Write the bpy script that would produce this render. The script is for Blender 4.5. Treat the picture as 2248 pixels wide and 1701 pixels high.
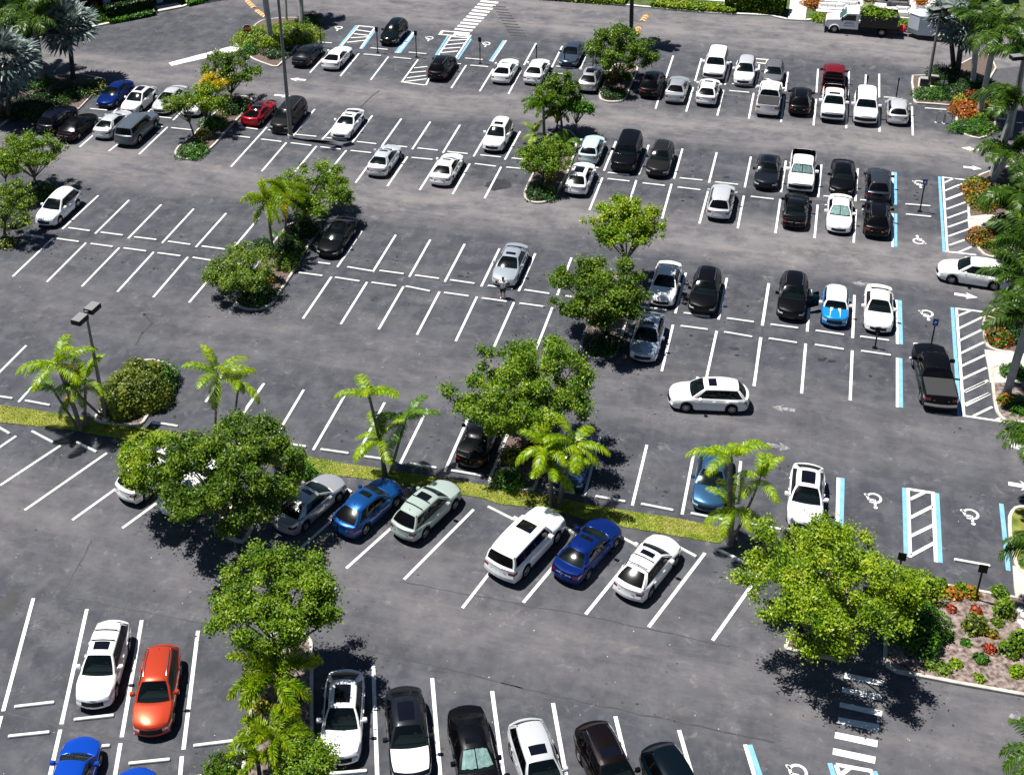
import bpy, math, random
from math import sin, cos, pi, radians
import numpy as np
from mathutils import Vector, Matrix

# ------------------------------------------------------------------ scene, camera, light
sc = bpy.context.scene
for o in list(bpy.data.objects): bpy.data.objects.remove(o)
CAM_H = 49.861; F_PX = 2841.19; PITCH = 0.512193; ROLL = -0.0408755; PPX = 896.90; PPY = 450.51
fw = Vector((0, cos(PITCH), -sin(PITCH))); rt0 = Vector((1, 0, 0)); up0 = Vector((0, sin(PITCH), cos(PITCH)))
rt = rt0*cos(ROLL) + up0*sin(ROLL); up = up0*cos(ROLL) - rt0*sin(ROLL)
cd = bpy.data.cameras.new('camera'); cam = bpy.data.objects.new('camera', cd); sc.collection.objects.link(cam)
cam.matrix_world = Matrix(((rt.x, up.x, -fw.x, 0), (rt.y, up.y, -fw.y, 0), (rt.z, up.z, -fw.z, CAM_H), (0, 0, 0, 1)))
cd.sensor_width = 36; cd.lens = F_PX/2248*36
cd.shift_x = (1124-PPX)/2248; cd.shift_y = -(850.5-PPY)/2248
cd.clip_end = 3000; cd.clip_start = 0.5
sc.camera = cam
sc.render.resolution_x = 1024; sc.render.resolution_y = 774

SUN_EL = radians(69.3); SH_DIR = radians(-24.0)          # direction shadows fall on the ground
w = bpy.data.worlds.new('World'); sc.world = w; w.use_nodes = True
nt = w.node_tree; bg = nt.nodes['Background']; sky = nt.nodes.new('ShaderNodeTexSky')
sky.sky_type = 'NISHITA'; sky.sun_disc = False; sky.sun_elevation = SUN_EL; sky.air_density = .6; sky.dust_density = .1; sky.ozone_density = 1.2; sky.altitude = 50
sundir = Vector((-cos(SH_DIR)*cos(SUN_EL), -sin(SH_DIR)*cos(SUN_EL), sin(SUN_EL)))
sky.sun_rotation = math.atan2(sundir.x, sundir.y)
nt.links.new(sky.outputs[0], bg.inputs[0]); bg.inputs[1].default_value = 0.05
sl = bpy.data.lights.new('sun', 'SUN'); sl.energy = 5.0; sl.angle = radians(0.53); sl.color = (1.0, 0.965, 0.91)
so = bpy.data.objects.new('sun', sl); sc.collection.objects.link(so)
so.rotation_euler = sundir.to_track_quat('Z', 'Y').to_euler(); so.location = (0, 60, 80)
sc.view_settings.view_transform = 'Standard'; sc.view_settings.look = 'None'
sc.view_settings.exposure = 0.62; sc.view_settings.gamma = 1
sc.cycles.max_bounces = 5; sc.cycles.transparent_max_bounces = 12; sc.cycles.caustics_reflective = False; sc.cycles.caustics_refractive = False

# ------------------------------------------------------------------ survey: point on the plan measured from the photograph
TS = 600/2212.; TX = (0, 550, 1100, 1648); TY = (0, 420, 840, 1251)
def N(px, py, z=0.0):
    d = fw + rt*((px-PPX)/F_PX) - up*((py-PPY)/F_PX); t = (CAM_H-z)/-d.z
    return Vector((d.x*t, d.y*t, z))
def T(c, r, x, y, z=0.0): return N(TX[c]+x*TS, TY[r]+y*TS, z)
def pj(p):
    v = Vector(p)-Vector((0, 0, CAM_H)); k = v.dot(fw); return (PPX+F_PX*v.dot(rt)/k, PPY-F_PX*v.dot(up)/k)
def up_from(base, px, py):
    """height above base whose projection is nearest the given point, and that point at that height"""
    best = (1e9, 0)
    z = 0.2
    while z < 20:
        q = pj((base.x, base.y, z)); e = (q[0]-px)**2*.15+(q[1]-py)**2
        if e < best[0]: best = (e, z)
        z += .05
    return best[1], N(px, py, best[1])
TH = radians(71.2267); VV = Vector((cos(TH), sin(TH), 0)); UU = Vector((sin(TH), -cos(TH), 0))   # bay direction, row direction
rnd = random.Random(7)

# ------------------------------------------------------------------ objects and meshes
def link(o): sc.collection.objects.link(o); return o
def tag(o, label, cat, group=None):
    o['label'] = label; o['category'] = cat
    if group: o['group'] = group
    return o
def thing(name, label, cat, loc=(0, 0, 0), rz=0, group=None):
    o = link(bpy.data.objects.new(name, None)); o.empty_display_size = .3
    o.location = loc; o.rotation_euler = (0, 0, rz); return tag(o, label, cat, group)
class MB:
    def __init__(s): s.v = []; s.f = []; s.m = []; s.d = {}
    def vi(s, p):
        k = (round(p[0], 4), round(p[1], 4), round(p[2], 4))
        i = s.d.get(k)
        if i is None: i = len(s.v); s.d[k] = i; s.v.append((p[0], p[1], p[2]))
        return i
    def face(s, pts, mi=0):
        ids = []
        for p in pts:
            i = s.vi(p)
            if i not in ids: ids.append(i)
        if len(ids) > 2: s.f.append(ids); s.m.append(mi)
    def box(s, x0, x1, y0, y1, z0, z1, M=None, mi=0, bev=0, top=1.0):
        cx, cy = (x0+x1)/2, (y0+y1)/2
        def P(x, y, z):
            if z == z1: x = cx+(x-cx)*top; y = cy+(y-cy)*top
            p = Vector((x, y, z)); return M @ p if M else p
        if bev:
            a = bev; ring = lambda z, e: [P(x, y, z) for x, y in ((x0+a+e, y0+e), (x1-a-e, y0+e), (x1-e, y0+a+e), (x1-e, y1-a-e), (x1-a-e, y1-e), (x0+a+e, y1-e), (x0+e, y1-a-e), (x0+e, y0+a+e))]
            rs = [ring(z0, 0), ring(z1-a, 0), [p+((M.to_3x3() @ Vector((0, 0, a))) if M else Vector((0, 0, a))) for p in ring(z1-a, a*.7)]]
            s.face(rs[0][::-1], mi); s.face(rs[2], mi)
            for A, B in zip(rs, rs[1:]):
                for i in range(8): s.face([A[i], A[(i+1) % 8], B[(i+1) % 8], B[i]], mi)
            return
        c = [P(x, y, z) for z in (z0, z1) for x, y in ((x0, y0), (x1, y0), (x1, y1), (x0, y1))]
        for q in ((3, 2, 1, 0), (4, 5, 6, 7), (0, 1, 5, 4), (1, 2, 6, 5), (2, 3, 7, 6), (3, 0, 4, 7)): s.face([c[i] for i in q], mi)
    def tube(s, pts, rad, n=8, mi=0, caps=True):
        pts = [Vector(p) for p in pts]; rings = []
        for i, p in enumerate(pts):
            t = (pts[min(i+1, len(pts)-1)]-pts[max(i-1, 0)]).normalized()
            a = t.cross(Vector((0, 0, 1)))
            if a.length < .05: a = t.cross(Vector((1, 0, 0)))
            a.normalize(); b = t.cross(a); r = rad[i] if isinstance(rad, (list, tuple)) else rad
            rings.append([p+(a*cos(2*pi*k/n)+b*sin(2*pi*k/n))*r for k in range(n)])
        for A, B in zip(rings, rings[1:]):
            for k in range(n): s.face([A[k], B[k], B[(k+1) % n], A[(k+1) % n]], mi)
        if caps: s.face(rings[0], mi); s.face(rings[-1][::-1], mi)
    def build(s, name, mats, parent=None, sharp=35, kind=None):
        me = bpy.data.meshes.new(name); me.from_pydata(s.v, [], s.f)
        if not isinstance(mats, (list, tuple)): mats = [mats]
        for m in mats: me.materials.append(m)
        if len(mats) > 1: me.polygons.foreach_set('material_index', s.m)
        if sharp: me.polygons.foreach_set('use_smooth', [True]*len(s.f)); me.set_sharp_from_angle(angle=radians(sharp))
        o = link(bpy.data.objects.new(name, me))
        if parent: o.parent = parent
        if kind: o['kind'] = kind
        return o

# ------------------------------------------------------------------ materials
def sock(n, *names):
    for k in names:
        if k in n.inputs: return n.inputs[k]
def mat(name, col, rough=.6, metal=0, coat=0, vary=0, vscale=3.0, bump=0, spec=.5, col2=None, detail=4, coords='Object'):
    m = bpy.data.materials.new(name); m.use_nodes = True; nt = m.node_tree; b = nt.nodes['Principled BSDF']
    b.inputs['Base Color'].default_value = (*col, 1); b.inputs['Roughness'].default_value = rough; b.inputs['Metallic'].default_value = metal
    sock(b, 'Coat Weight', 'Clearcoat').default_value = coat; sock(b, 'Coat Roughness', 'Clearcoat Roughness').default_value = .04
    sock(b, 'Specular IOR Level', 'Specular').default_value = spec
    m.diffuse_color = (*col, 1)
    if vary or bump:
        tc = nt.nodes.new('ShaderNodeTexCoord'); no = nt.nodes.new('ShaderNodeTexNoise'); no.inputs['Scale'].default_value = vscale; no.inputs['Detail'].default_value = detail
        nt.links.new(tc.outputs[coords], no.inputs['Vector'])
        if vary:
            r = nt.nodes.new('ShaderNodeValToRGB'); c2 = col2 or tuple(min(1, c*(1+vary)) for c in col)
            r.color_ramp.elements[0].position = .33; r.color_ramp.elements[0].color = (*[c*(1-vary) for c in col], 1)
            r.color_ramp.elements[1].position = .68; r.color_ramp.elements[1].color = (*c2, 1)
            nt.links.new(no.outputs[0], r.inputs[0]); nt.links.new(r.outputs[0], b.inputs['Base Color'])
        if bump:
            bp = nt.nodes.new('ShaderNodeBump'); bp.inputs['Strength'].default_value = bump; bp.inputs['Distance'].default_value = .05
            nt.links.new(no.outputs[0], bp.inputs['Height']); nt.links.new(bp.outputs[0], b.inputs['Normal'])
    return m
def leafmat(name, cols, rough=.45, trans=.25, hue=.0, big=.9):
    """leaf colour differs leaf by leaf and clump by clump; light passes through"""
    m = bpy.data.materials.new(name); m.use_nodes = True; nt = m.node_tree; b = nt.nodes['Principled BSDF']; out = nt.nodes['Material Output']
    g = nt.nodes.new('ShaderNodeNewGeometry'); tc = nt.nodes.new('ShaderNodeTexCoord'); no = nt.nodes.new('ShaderNodeTexNoise')
    no.inputs['Scale'].default_value = big; no.inputs['Detail'].default_value = 2; nt.links.new(tc.outputs['Object'], no.inputs['Vector'])
    ad = nt.nodes.new('ShaderNodeMath'); ad.operation = 'MULTIPLY_ADD'; ad.inputs[1].default_value = .55; nt.links.new(g.outputs['Random Per Island'], ad.inputs[0])
    m2 = nt.nodes.new('ShaderNodeMath'); m2.operation = 'MULTIPLY_ADD'; m2.inputs[1].default_value = 1.5; m2.inputs[2].default_value = -.5; nt.links.new(no.outputs[0], m2.inputs[0]); nt.links.new(m2.outputs[0], ad.inputs[2])
    r = nt.nodes.new('ShaderNodeValToRGB'); e = r.color_ramp.elements
    while len(e) < len(cols): e.new(.5)
    for i, c in enumerate(cols): e[i].position = .05+.9*i/(len(cols)-1); e[i].color = (*c, 1)
    nt.links.new(ad.outputs[0], r.inputs[0]); nt.links.new(r.outputs[0], b.inputs['Base Color']); b.inputs['Roughness'].default_value = rough
    sock(b, 'Specular IOR Level', 'Specular').default_value = .35
    t = nt.nodes.new('ShaderNodeBsdfTranslucent'); nt.links.new(r.outputs[0], t.inputs[0]); mx = nt.nodes.new('ShaderNodeMixShader'); mx.inputs[0].default_value = trans
    nt.links.new(b.outputs[0], mx.inputs[1]); nt.links.new(t.outputs[0], mx.inputs[2]); nt.links.new(mx.outputs[0], out.inputs['Surface'])
    m.diffuse_color = (*cols[1], 1)
    return m
WHITE = mat('white road paint', (.78, .78, .76), .7, vary=.14, vscale=2.2, detail=8, coords='Generated')
def roadpaint(name, col, worn, amount):
    m = mat(name, col, .7, vary=.12, vscale=1.7, detail=8); nt = m.node_tree; b = nt.nodes['Principled BSDF']; src = b.inputs['Base Color'].links[0].from_socket
    tc = nt.nodes['Texture Coordinate']; no = nt.nodes.new('ShaderNodeTexNoise'); no.inputs['Scale'].default_value = 3.2; no.inputs['Detail'].default_value = 10; no.inputs['Roughness'].default_value = .75
    nt.links.new(tc.outputs['Object'], no.inputs['Vector']); r = nt.nodes.new('ShaderNodeValToRGB'); r.color_ramp.elements[0].position = amount; r.color_ramp.elements[0].color = (0, 0, 0, 1); r.color_ramp.elements[1].position = amount+.09; r.color_ramp.elements[1].color = (.85, .85, .85, 1)
    mx = nt.nodes.new('ShaderNodeMix'); mx.data_type = 'RGBA'; nt.links.new(no.outputs[0], r.inputs[0]); nt.links.new(r.outputs[0], mx.inputs[0]); nt.links.new(src, mx.inputs[6]); mx.inputs[7].default_value = (*worn, 1); nt.links.new(mx.outputs[2], b.inputs['Base Color']); return m
WHITE = roadpaint('white road paint', (.74, .74, .72), (.22, .22, .22), .60)
WORN = roadpaint('worn road paint', (.30, .29, .29), (.09, .09, .10), .44)
BLUE = roadpaint('blue road paint', (.17, .40, .58), (.10, .15, .20), .60)
STOPM = mat('wheel stop concrete', (.66, .66, .62), .85, vary=.14, vscale=4., bump=.2)
KERB = mat('kerb concrete', (.50, .47, .41), .9, vary=.22, vscale=1.6, bump=.2)
WALK = mat('pavement concrete', (.50, .48, .43), .9, vary=.10, vscale=.8, bump=.1)
MULCH = mat('wood mulch', (.075, .05, .042), .95, vary=.5, vscale=9, bump=.8, col2=(.20, .145, .12), detail=8)  # base colour darkened to carry the shade of the plants above
GRAVEL = mat('shell gravel', (.12, .085, .073), .95, vary=.6, vscale=5, bump=1.0, col2=(.34, .265, .235), detail=12)
BLACK = mat('black plastic', (.005, .005, .006), .5, spec=.3)
BMETAL = mat('black powder coated metal', (.004, .004, .005), .4, spec=.3)
GREYM = mat('galvanised grey metal', (.16, .155, .15), .5, vary=.08, vscale=1.)
DARKMARK = mat('tar and dark marks', (.035, .035, .038), .6, vary=.2)
PATCH = mat('damp and shadowed asphalt', (.026, .025, .027), .5, vary=.35, vscale=1.3)  # serves damp spots and the painted lamp column shadow
def flat(mb, pts, z, mi=0): mb.face([(p.x, p.y, z) for p in pts], mi)
def strip(mb, a, b, wd, z, mi=0):
    wd = wd*1.36
    d = (b-a); d.z = 0; n = Vector((-d.y, d.x, 0)).normalized()*wd/2
    flat(mb, [a-n, b-n, b+n, a+n], z, mi)
# ------------------------------------------------------------------ asphalt
def asphalt():
    m = bpy.data.materials.new('asphalt'); m.use_nodes = True; nt = m.node_tree; b = nt.nodes['Principled BSDF']; L = nt.links.new
    tc = nt.nodes.new('ShaderNodeTexCoord')
    def noise(scale, detail=5, rough=.6, vec=None, dist=0):
        n = nt.nodes.new('ShaderNodeTexNoise'); n.inputs['Scale'].default_value = scale; n.inputs['Detail'].default_value = detail; n.inputs['Roughness'].default_value = rough; n.inputs['Distortion'].default_value = dist
        L(vec if vec else tc.outputs['Object'], n.inputs['Vector']); return n.outputs[0]
    def ramp(v, stops):
        r = nt.nodes.new('ShaderNodeValToRGB'); e = r.color_ramp.elements
        e.remove(e[1]); c4 = lambda c: (c, c, c, 1) if not isinstance(c, tuple) else (*c, 1); e[0].position = stops[0][0]; e[0].color = c4(stops[0][1])
        for p, c in stops[1:]: n_ = e.new(p); n_.color = c4(c)
        L(v, r.inputs[0]); return r.outputs[0]
    def math_(op, a, b_=None, c=None):
        n = nt.nodes.new('ShaderNodeMath'); n.operation = op
        for i, x in enumerate((a, b_, c)):
            if x is None: continue
            if isinstance(x, (int, float)): n.inputs[i].default_value = x
            else: L(x, n.inputs[i])
        return n.outputs[0]
    def mix(f, a, b_):
        n = nt.nodes.new('ShaderNodeMix'); n.data_type = 'RGBA'
        if isinstance(f, (int, float)): n.inputs[0].default_value = f
        else: L(f, n.inputs[0])
        for i, x in ((6, a), (7, b_)):
            if isinstance(x, tuple): n.inputs[i].default_value = (*x, 1)
            else: L(x, n.inputs[i])
        return n.outputs[2]
    # rotated frame: x along the rows, y along the bays
    mp = nt.nodes.new('ShaderNodeMapping'); mp.inputs['Rotation'].default_value = (0, 0, -(TH-pi/2)); L(tc.outputs['Object'], mp.inputs[0])
    sp = nt.nodes.new('ShaderNodeSeparateXYZ'); L(mp.outputs[0], sp.inputs[0])
    st = nt.nodes.new('ShaderNodeMapping'); st.inputs['Scale'].default_value = (1, .16, 1); L(mp.outputs[0], st.inputs[0])
    st2 = nt.nodes.new('ShaderNodeMapping'); st2.inputs['Scale'].default_value = (.22, 1, 1); L(mp.outputs[0], st2.inputs[0])
    yy = math_('ADD', sp.outputs['Y'], math_('MULTIPLY', math_('SUBTRACT', noise(.12, 3), .5), 6.0))
    # driving aisles are worn paler and browner than the sealed bays
    y0, y1 = 20.0, 160.0
    stops = []
    for c, hw, a in AISLES:
        stops += [((c-hw-2.2-y0)/(y1-y0), 0.0), ((c-hw*.6-y0)/(y1-y0), a), ((c+hw*.6-y0)/(y1-y0), a), ((c+hw+2.2-y0)/(y1-y0), 0.0)]
    aisle = ramp(math_('DIVIDE', math_('SUBTRACT', yy, y0), y1-y0), stops)
    patch = ramp(noise(.22, 6, .62), [(.35, 0.0), (.66, 1.0)])
    fine = ramp(noise(1.1, 8, .72), [(.36, 0.0), (.74, 1.0)])
    base = mix(patch, (.024, .027, .037), (.048, .052, .067))
    streak = ramp(noise(1.25, 5, .6, st.outputs[0]), [(.40, 0.0), (.70, 1.0)])
    base = mix(math_('MULTIPLY', streak, .5), base, (.082, .087, .104))
    mot = ramp(noise(.75, 6, .68, None, .3), [(.46, 0.0), (.60, 1.0)]); base = mix(math_('MULTIPLY', mot, .45), base, (.112, .113, .124))
    drk = ramp(noise(.4, 6, .66), [(.52, 0.0), (.64, 1.0)]); base = mix(math_('MULTIPLY', drk, .55), base, (.020, .022, .030))
    xf = nt.nodes.new('ShaderNodeMapRange'); L(sp.outputs['X'], xf.inputs[0]); xf.inputs[1].default_value = -40; xf.inputs[2].default_value = 20; xf.inputs[3].default_value = .72; xf.inputs[4].default_value = 1.12; aisle = math_('MULTIPLY', aisle, xf.outputs[0])
    am = math_('MULTIPLY', aisle, math_('MULTIPLY_ADD', ramp(noise(.45, 7, .72), [(.42, 0.0), (.57, 1.0)]), .62, .38))
    base = mix(am, base, (.178, .168, .172))
    tan_ = ramp(noise(.42, 8, .78, st2.outputs[0]), [(.46, 0.0), (.62, 1.0)])
    base = mix(math_('MULTIPLY', math_('MULTIPLY', aisle, tan_), .8), base, (.262, .236, .236))
    base = mix(math_('MULTIPLY', fine, .14), base, (.17, .17, .18))
    chalk = ramp(noise(.9, 10, .8, None, .4), [(.57, 0.0), (.68, 1.0)])
    base = mix(math_('MULTIPLY', chalk, .45), base, (.29, .285, .29))
    wear = ramp(noise(.14, 3, .5), [(.46, 0.0), (.60, 1.0)])
    sc_ = math_('MULTIPLY', wear, ramp(noise(2.6, 10, .8, st2.outputs[0], .8), [(.58, 0.0), (.70, 1.0)]))
    base = mix(math_('MULTIPLY', sc_, .4), base, (.25, .24, .235))
    smear = math_('MULTIPLY', ramp(noise(.5, 4, .5, st2.outputs[0]), [(.54, 0.0), (.70, 1.0)]), ramp(noise(5.0, 6, .7), [(.35, .25), (.65, 1.0)])); base = mix(math_('MULTIPLY', smear, .4), base, (.20, .19, .188))
    v2 = nt.nodes.new('ShaderNodeTexVoronoi'); v2.inputs['Scale'].default_value = .42; L(tc.outputs['Object'], v2.inputs[0])
    base = mix(math_('MULTIPLY', ramp(v2.outputs['Distance'], [(.02, 1.0), (.04, 0.0)]), .45), base, (.30, .30, .30))
    vo = nt.nodes.new('ShaderNodeTexVoronoi'); vo.inputs['Scale'].default_value = .65; L(tc.outputs['Object'], vo.inputs[0])
    spot = math_('MULTIPLY', ramp(vo.outputs['Distance'], [(.035, 1.0), (.06, 0.0)]), .5)
    base = mix(spot, base, (.025, .025, .028))
    grain = noise(30, 4, .7)
    base = mix(.16, base, mix(grain, (.015, .015, .017), (.14, .14, .15)))
    hs = nt.nodes.new('ShaderNodeHueSaturation'); hs.inputs['Value'].default_value = .96; hs.inputs['Saturation'].default_value = 1.0; L(base, hs.inputs['Color']); base = hs.outputs[0]
    L(base, b.inputs['Base Color']); b.inputs['Roughness'].default_value = .82; sock(b, 'Specular IOR Level', 'Specular').default_value = .3
    bp = nt.nodes.new('ShaderNodeBump'); bp.inputs['Strength'].default_value = .35; bp.inputs['Distance'].default_value = .02; L(noise(16, 6, .7), bp.inputs['Height']); L(bp.outputs[0], b.inputs['Normal'])
    return m
def ty(p): return p.dot(VV)
cD = T(1, 3, 700, 300)
AISLES = [(ty(T(1, 3, 1500, 250)), 3.0, .40), (ty(T(2, 1, 200, 1490)), 2.6, .30), (ty(T(2, 1, 1500, 330)), 2.2, 1.0), (ty(T(2, 0, 1000, 960)), 2.2, .95), (ty(T(2, 0, 1500, 260))+1.5, 5.2, .95), (ty(T(0, 0, 700, 480))+1, .5, .5)]
AISLES = sorted(AISLES[:5])
# each row's own frame: the aisle lines at the middle of the picture
ASPH = asphalt()
g = MB(); nx = 8
for i in range(nx):
    for j in range(nx):
        a = (-700+1400/nx*i, -600+1400/nx*j)
        g.face([(a[0], a[1], 0), (a[0]+1400/nx, a[1], 0), (a[0]+1400/nx, a[1]+1400/nx, 0), (a[0], a[1]+1400/nx, 0)])
g.build('ground', ASPH, kind='structure', sharp=0)

# ------------------------------------------------------------------ painted lines
LN = {}
def lines(row, c, r, *a, wd=.115, m='w'):
    for t in a:
        r2 = t[4] if len(t) > 4 else r
        LN.setdefault(row, []).append((T(c, r, t[0], t[1]), T(c, r2, t[2], t[3]), wd, m))
lines('A', 1, 0, (590, 470, 480, 590), (878, 435, 727, 618), (1115, 462, 973, 648), (1355, 485, 1222, 668), (1510, 500, 1420, 690), (1222, 665, 1410, 690), (1325, 552, 1430, 540), (1290, 590, 1420, 578), (1265, 632, 1420, 612), (1240, 664, 1425, 640), (1745, 530, 1625, 715), (1965, 560, 1855, 740), (2190, 570, 2087, 762))
lines('A', 2, 0, (390, 590, 295, 785), (1312, 680, 1250, 882), (1555, 708, 1498, 905), (1800, 730, 1750, 938), (2045, 755, 2005, 962))
lines('A', 3, 0, (272, 780, 245, 990), (530, 803, 508, 1017), (782, 828, 772, 1040), (1040, 855, 1042, 1068), (1305, 862, 1312, 1098))
lines('A', 1, 0, (500, 345, 655, 350), (875, 212, 735, 375), (1000, 232, 888, 395), (868, 210, 1015, 225), (850, 243, 985, 262), (835, 275, 965, 290), (810, 308, 950, 300), (780, 345, 930, 328), (1320, 262, 1190, 430), (1620, 298, 1520, 448), (1765, 312, 1655, 480), (1620, 298, 1780, 310), (1600, 330, 1750, 322), (1585, 365, 1735, 350), (1560, 395, 1700, 385), (1530, 430, 1680, 415), (2068, 330, 1955, 500), wd=.13)
lines('A', 2, 0, (283, 352, 185, 530), (495, 375, 410, 548), (708, 400, 640, 560), (1393, 453, 1333, 635), (1622, 475, 1570, 660), (1858, 500, 1812, 688), (2090, 525, 2058, 710))
lines('A', 3, 0, (302, 585, 280, 740), (545, 560, 532, 750), (795, 580, 785, 775), (1040, 600, 1040, 790), (932, 605, 928, 685))
for s_ in ((858, 208, 720, 375), (1018, 235, 900, 398), (1303, 258, 1172, 430), (1332, 268, 1207, 432), (1600, 292, 1500, 448), (1785, 318, 1677, 482), (2050, 330, 1937, 498)): lines('A', 1, 0, s_, wd=.15, m='b')
lines('B', 0, 0, (2160, 1030, 1870, 1350), (1475, 900, 1400, 975), (955, 870, 915, 915), (1225, 885, 1180, 920), (270, 1030, 180, 1110), (1355, 1030, 1125, 1250), (760, 1090, 645, 1190), (950, 1170, 880, 1225))
lines('B', 1, 0, (520, 885, 345, 1100), (700, 1000, 580, 1130), (985, 937, 820, 1158), (1220, 963, 1062, 1185), (1455, 987, 1308, 1210), (1695, 1013, 1557, 1238), (1940, 1040, 1805, 1268), (2183, 1065, 2058, 1293), (290, 1155, 90, 1388), (533, 1185, 360, 1390), (775, 1218, 610, 1420), (1025, 1240, 850, 1480), (1270, 1270, 1108, 1507), (1520, 1300, 1368, 1540), (1775, 1325, 1635, 1572), (2028, 1352, 1895, 1605))
lines('B', 2, 0, (930, 1145, 833, 1383), (1195, 1175, 1115, 1413), (1468, 1205, 1400, 1447), (1745, 1235, 1683, 1480), (2022, 1270, 1972, 1518), (820, 1440, 715, 152, 1), (1095, 1460, 1005, 190, 1), (1380, 1490, 1303, 222, 1), (1675, 1548, 1605, 262, 1), (1965, 1585, 1915, 300, 1))
lines('B', 3, 0, (285, 1303, 245, 1557), (573, 1333, 545, 1598), (867, 1365, 847, 1630), (1150, 1395, 1148, 110, 1), (1555, 1430, 1592, 490, 1), (1550, 1435, 1770, 1460))
lines('B', 3, 1, (240, 65, 200, 340), (542, 110, 517, 378), (852, 150, 833, 417), (1148, 180, 1148, 450), (1560, 485, 1825, 515))
for s_ in ((1565, 1480, 1650, 1442, 0), (1570, 1545, 1735, 1478, 0), (1568, 1620, 1725, 1560, 0)): lines('B', 3, 0, s_)
for k in range(6): lines('B', 3, 1, (1580+k*5, 72+k*73, 1725+k*13, 18+k*71))
lines('B', 3, 1, (1680, 495, 1785, 450))
lines('B', 3, 0, (1172, 1395, 1173, 110, 1), (1527, 1430, 1565, 492, 1), wd=.15, m='b'); lines('B', 3, 1, (1175, 180, 1174, 450), wd=.15, m='b')
lines('C', 0, 1, (795, 35, 505, 305), (1045, 72, 770, 343), (1305, 108, 1037, 382), (1567, 143, 1312, 418), (1830, 178, 1585, 452), (2095, 215, 1865, 490), (428, 380, 102, 690), (695, 418, 380, 733), (965, 457, 662, 770), (1243, 492, 950, 813), (1520, 533, 1240, 857), (1810, 575, 1530, 900))
lines('C', 1, 1, (900, 322, 703, 612), (1175, 353, 990, 652), (1455, 392, 1285, 692), (1733, 427, 1572, 732), (2015, 463, 1868, 770), (655, 692, 425, 1030), (942, 735, 730, 1075), (1238, 770, 1037, 1117), (1530, 812, 1347, 1160), (1832, 853, 1660, 1213), (2132, 898, 1968, 1265))
lines('C', 2, 1, (277, 503, 143, 808), (570, 537, 455, 840), (415, 940, 275, 1300), (1495, 660, 1410, 988), (1828, 702, 1760, 1038), (2165, 745, 2112, 1087), (1392, 1080, 1300, 1455), (1745, 1130, 1655, 1540), (2105, 1183, 2045, 1575))
lines('C', 3, 1, (147, 745, 95, 1085), (485, 795, 457, 1135), (840, 840, 825, 1187), (1180, 880, 1187, 1235), (80, 1183, 28, 1575), (445, 1232, 412, 1635), (822, 1288, 805, 143, 2), (1187, 1348, 1187, 198, 2), (1665, 945, 1725, 268, 2), (1660, 948, 1880, 975), wd=.125)
for k in range(7): lines('C', 3, 1, (1680+k*8, 1112+k*103-(6 if k else 0), 1865+k*11+(15 if k == 0 else 0), 1015+k*103))
lines('C', 3, 1, (1672, 1010, 1790, 962))
lines('C', 3, 2, (1735, 75, 1900, -5), (1740, 185, 1935, 88), (1800, 270, 1955, 195), (1710, 265, 2080, 320), (1985, 300, 2040, 280))
lines('C', 3, 1, (1208, 882, 1217, 1238), (1212, 1350, 1217, 200, 2), (1632, 940, 1690, 268, 2), wd=.17, m='b')
lines('D', 0, 1, (212, 1247, -110, 1570), (510, 1300, 150, 155, 2), (1800, 1480, 1665, 155, 2), (2135, 1555, 1995, 200, 2))
lines('D', 1, 2, (110, 5, -60, 250), (430, 57, 220, 410), (760, 105, 507, 543), (1085, 160, 855, 600), (1430, 210, 1210, 658), (1770, 265, 1570, 720))
lines('D', 2, 2, (800, 440, 672, 922), (1180, 503, 1062, 993), (1560, 568, 1465, 1065), (1940, 635, 1900, 975), (420, 420, 260, 850))
lines('D', 3, 2, (710, 768, 700, 1190), (1272, 855, 1290, 1412), (1475, 890, 1500, 1450), (1265, 858, 1490, 893), (1290, 942, 1410, 885), (1290, 1092, 1470, 1000), (1295, 1240, 1480, 1150), (1300, 1395, 1485, 1295), wd=.14)
lines('D', 3, 2, (743, 770, 732, 1190), (1243, 850, 1258, 1405), (1508, 893, 1535, 1455), (2028, 978, 2085, 1520), wd=.17, m='b')
lines('E', 0, 2, (130, 430, -250, 690), (490, 507, 0, 830), (865, 568, 200, 1030), (1240, 640, 585, 1110), (1600, 730, 990, 1175))
lines('E', 1, 2, (740, 1040, 325, 1410), (1400, 940, 775, 1500), (1805, 1025, 1243, 1590), (2250, 1130, 1715, 1821))
lines('E', 2, 2, (665, 1200, 180, 1777), (1150, 1300, 685, 1872), (1650, 1377, 1195, 1975), (2140, 1480, 1712, 2083), wd=.125)
lines('F', 0, 3, (270, 228, 25, 1140), (703, 315, 497, 1245), (1147, 405, 985, 1350), (1602, 490, 1485, 1450), (10, 1180, -120, 1659), (488, 1290, 395, 1700), (975, 1400, 920, 1720), (1472, 1505, 1450, 1750), wd=.135)
lines('G', 1, 3, (993, 775, 1025, 1659), (1470, 873, 1535, 1659), (1955, 978, 2050, 1680), wd=.135)
lines('G', 2, 3, (420, 1075, 540, 1740), (925, 1183, 1060, 1740), (1440, 1293, 1570, 1740), (1975, 1410, 2060, 1690), wd=.135); lines('G', 2, 3, (2012, 1412, 2105, 1690), wd=.17, m='b')
lines('G', 3, 3, (640, 1560, 690, 1720), (1000, 1625, 1060, 1760), wd=.16, m='b')
lines('G', 3, 3, (690, 1575, 740, 1720), (690, 1572, 985, 1625), (975, 1625, 1020, 1720), (735, 1650, 800, 1600), wd=.14)
zi = 0
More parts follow.
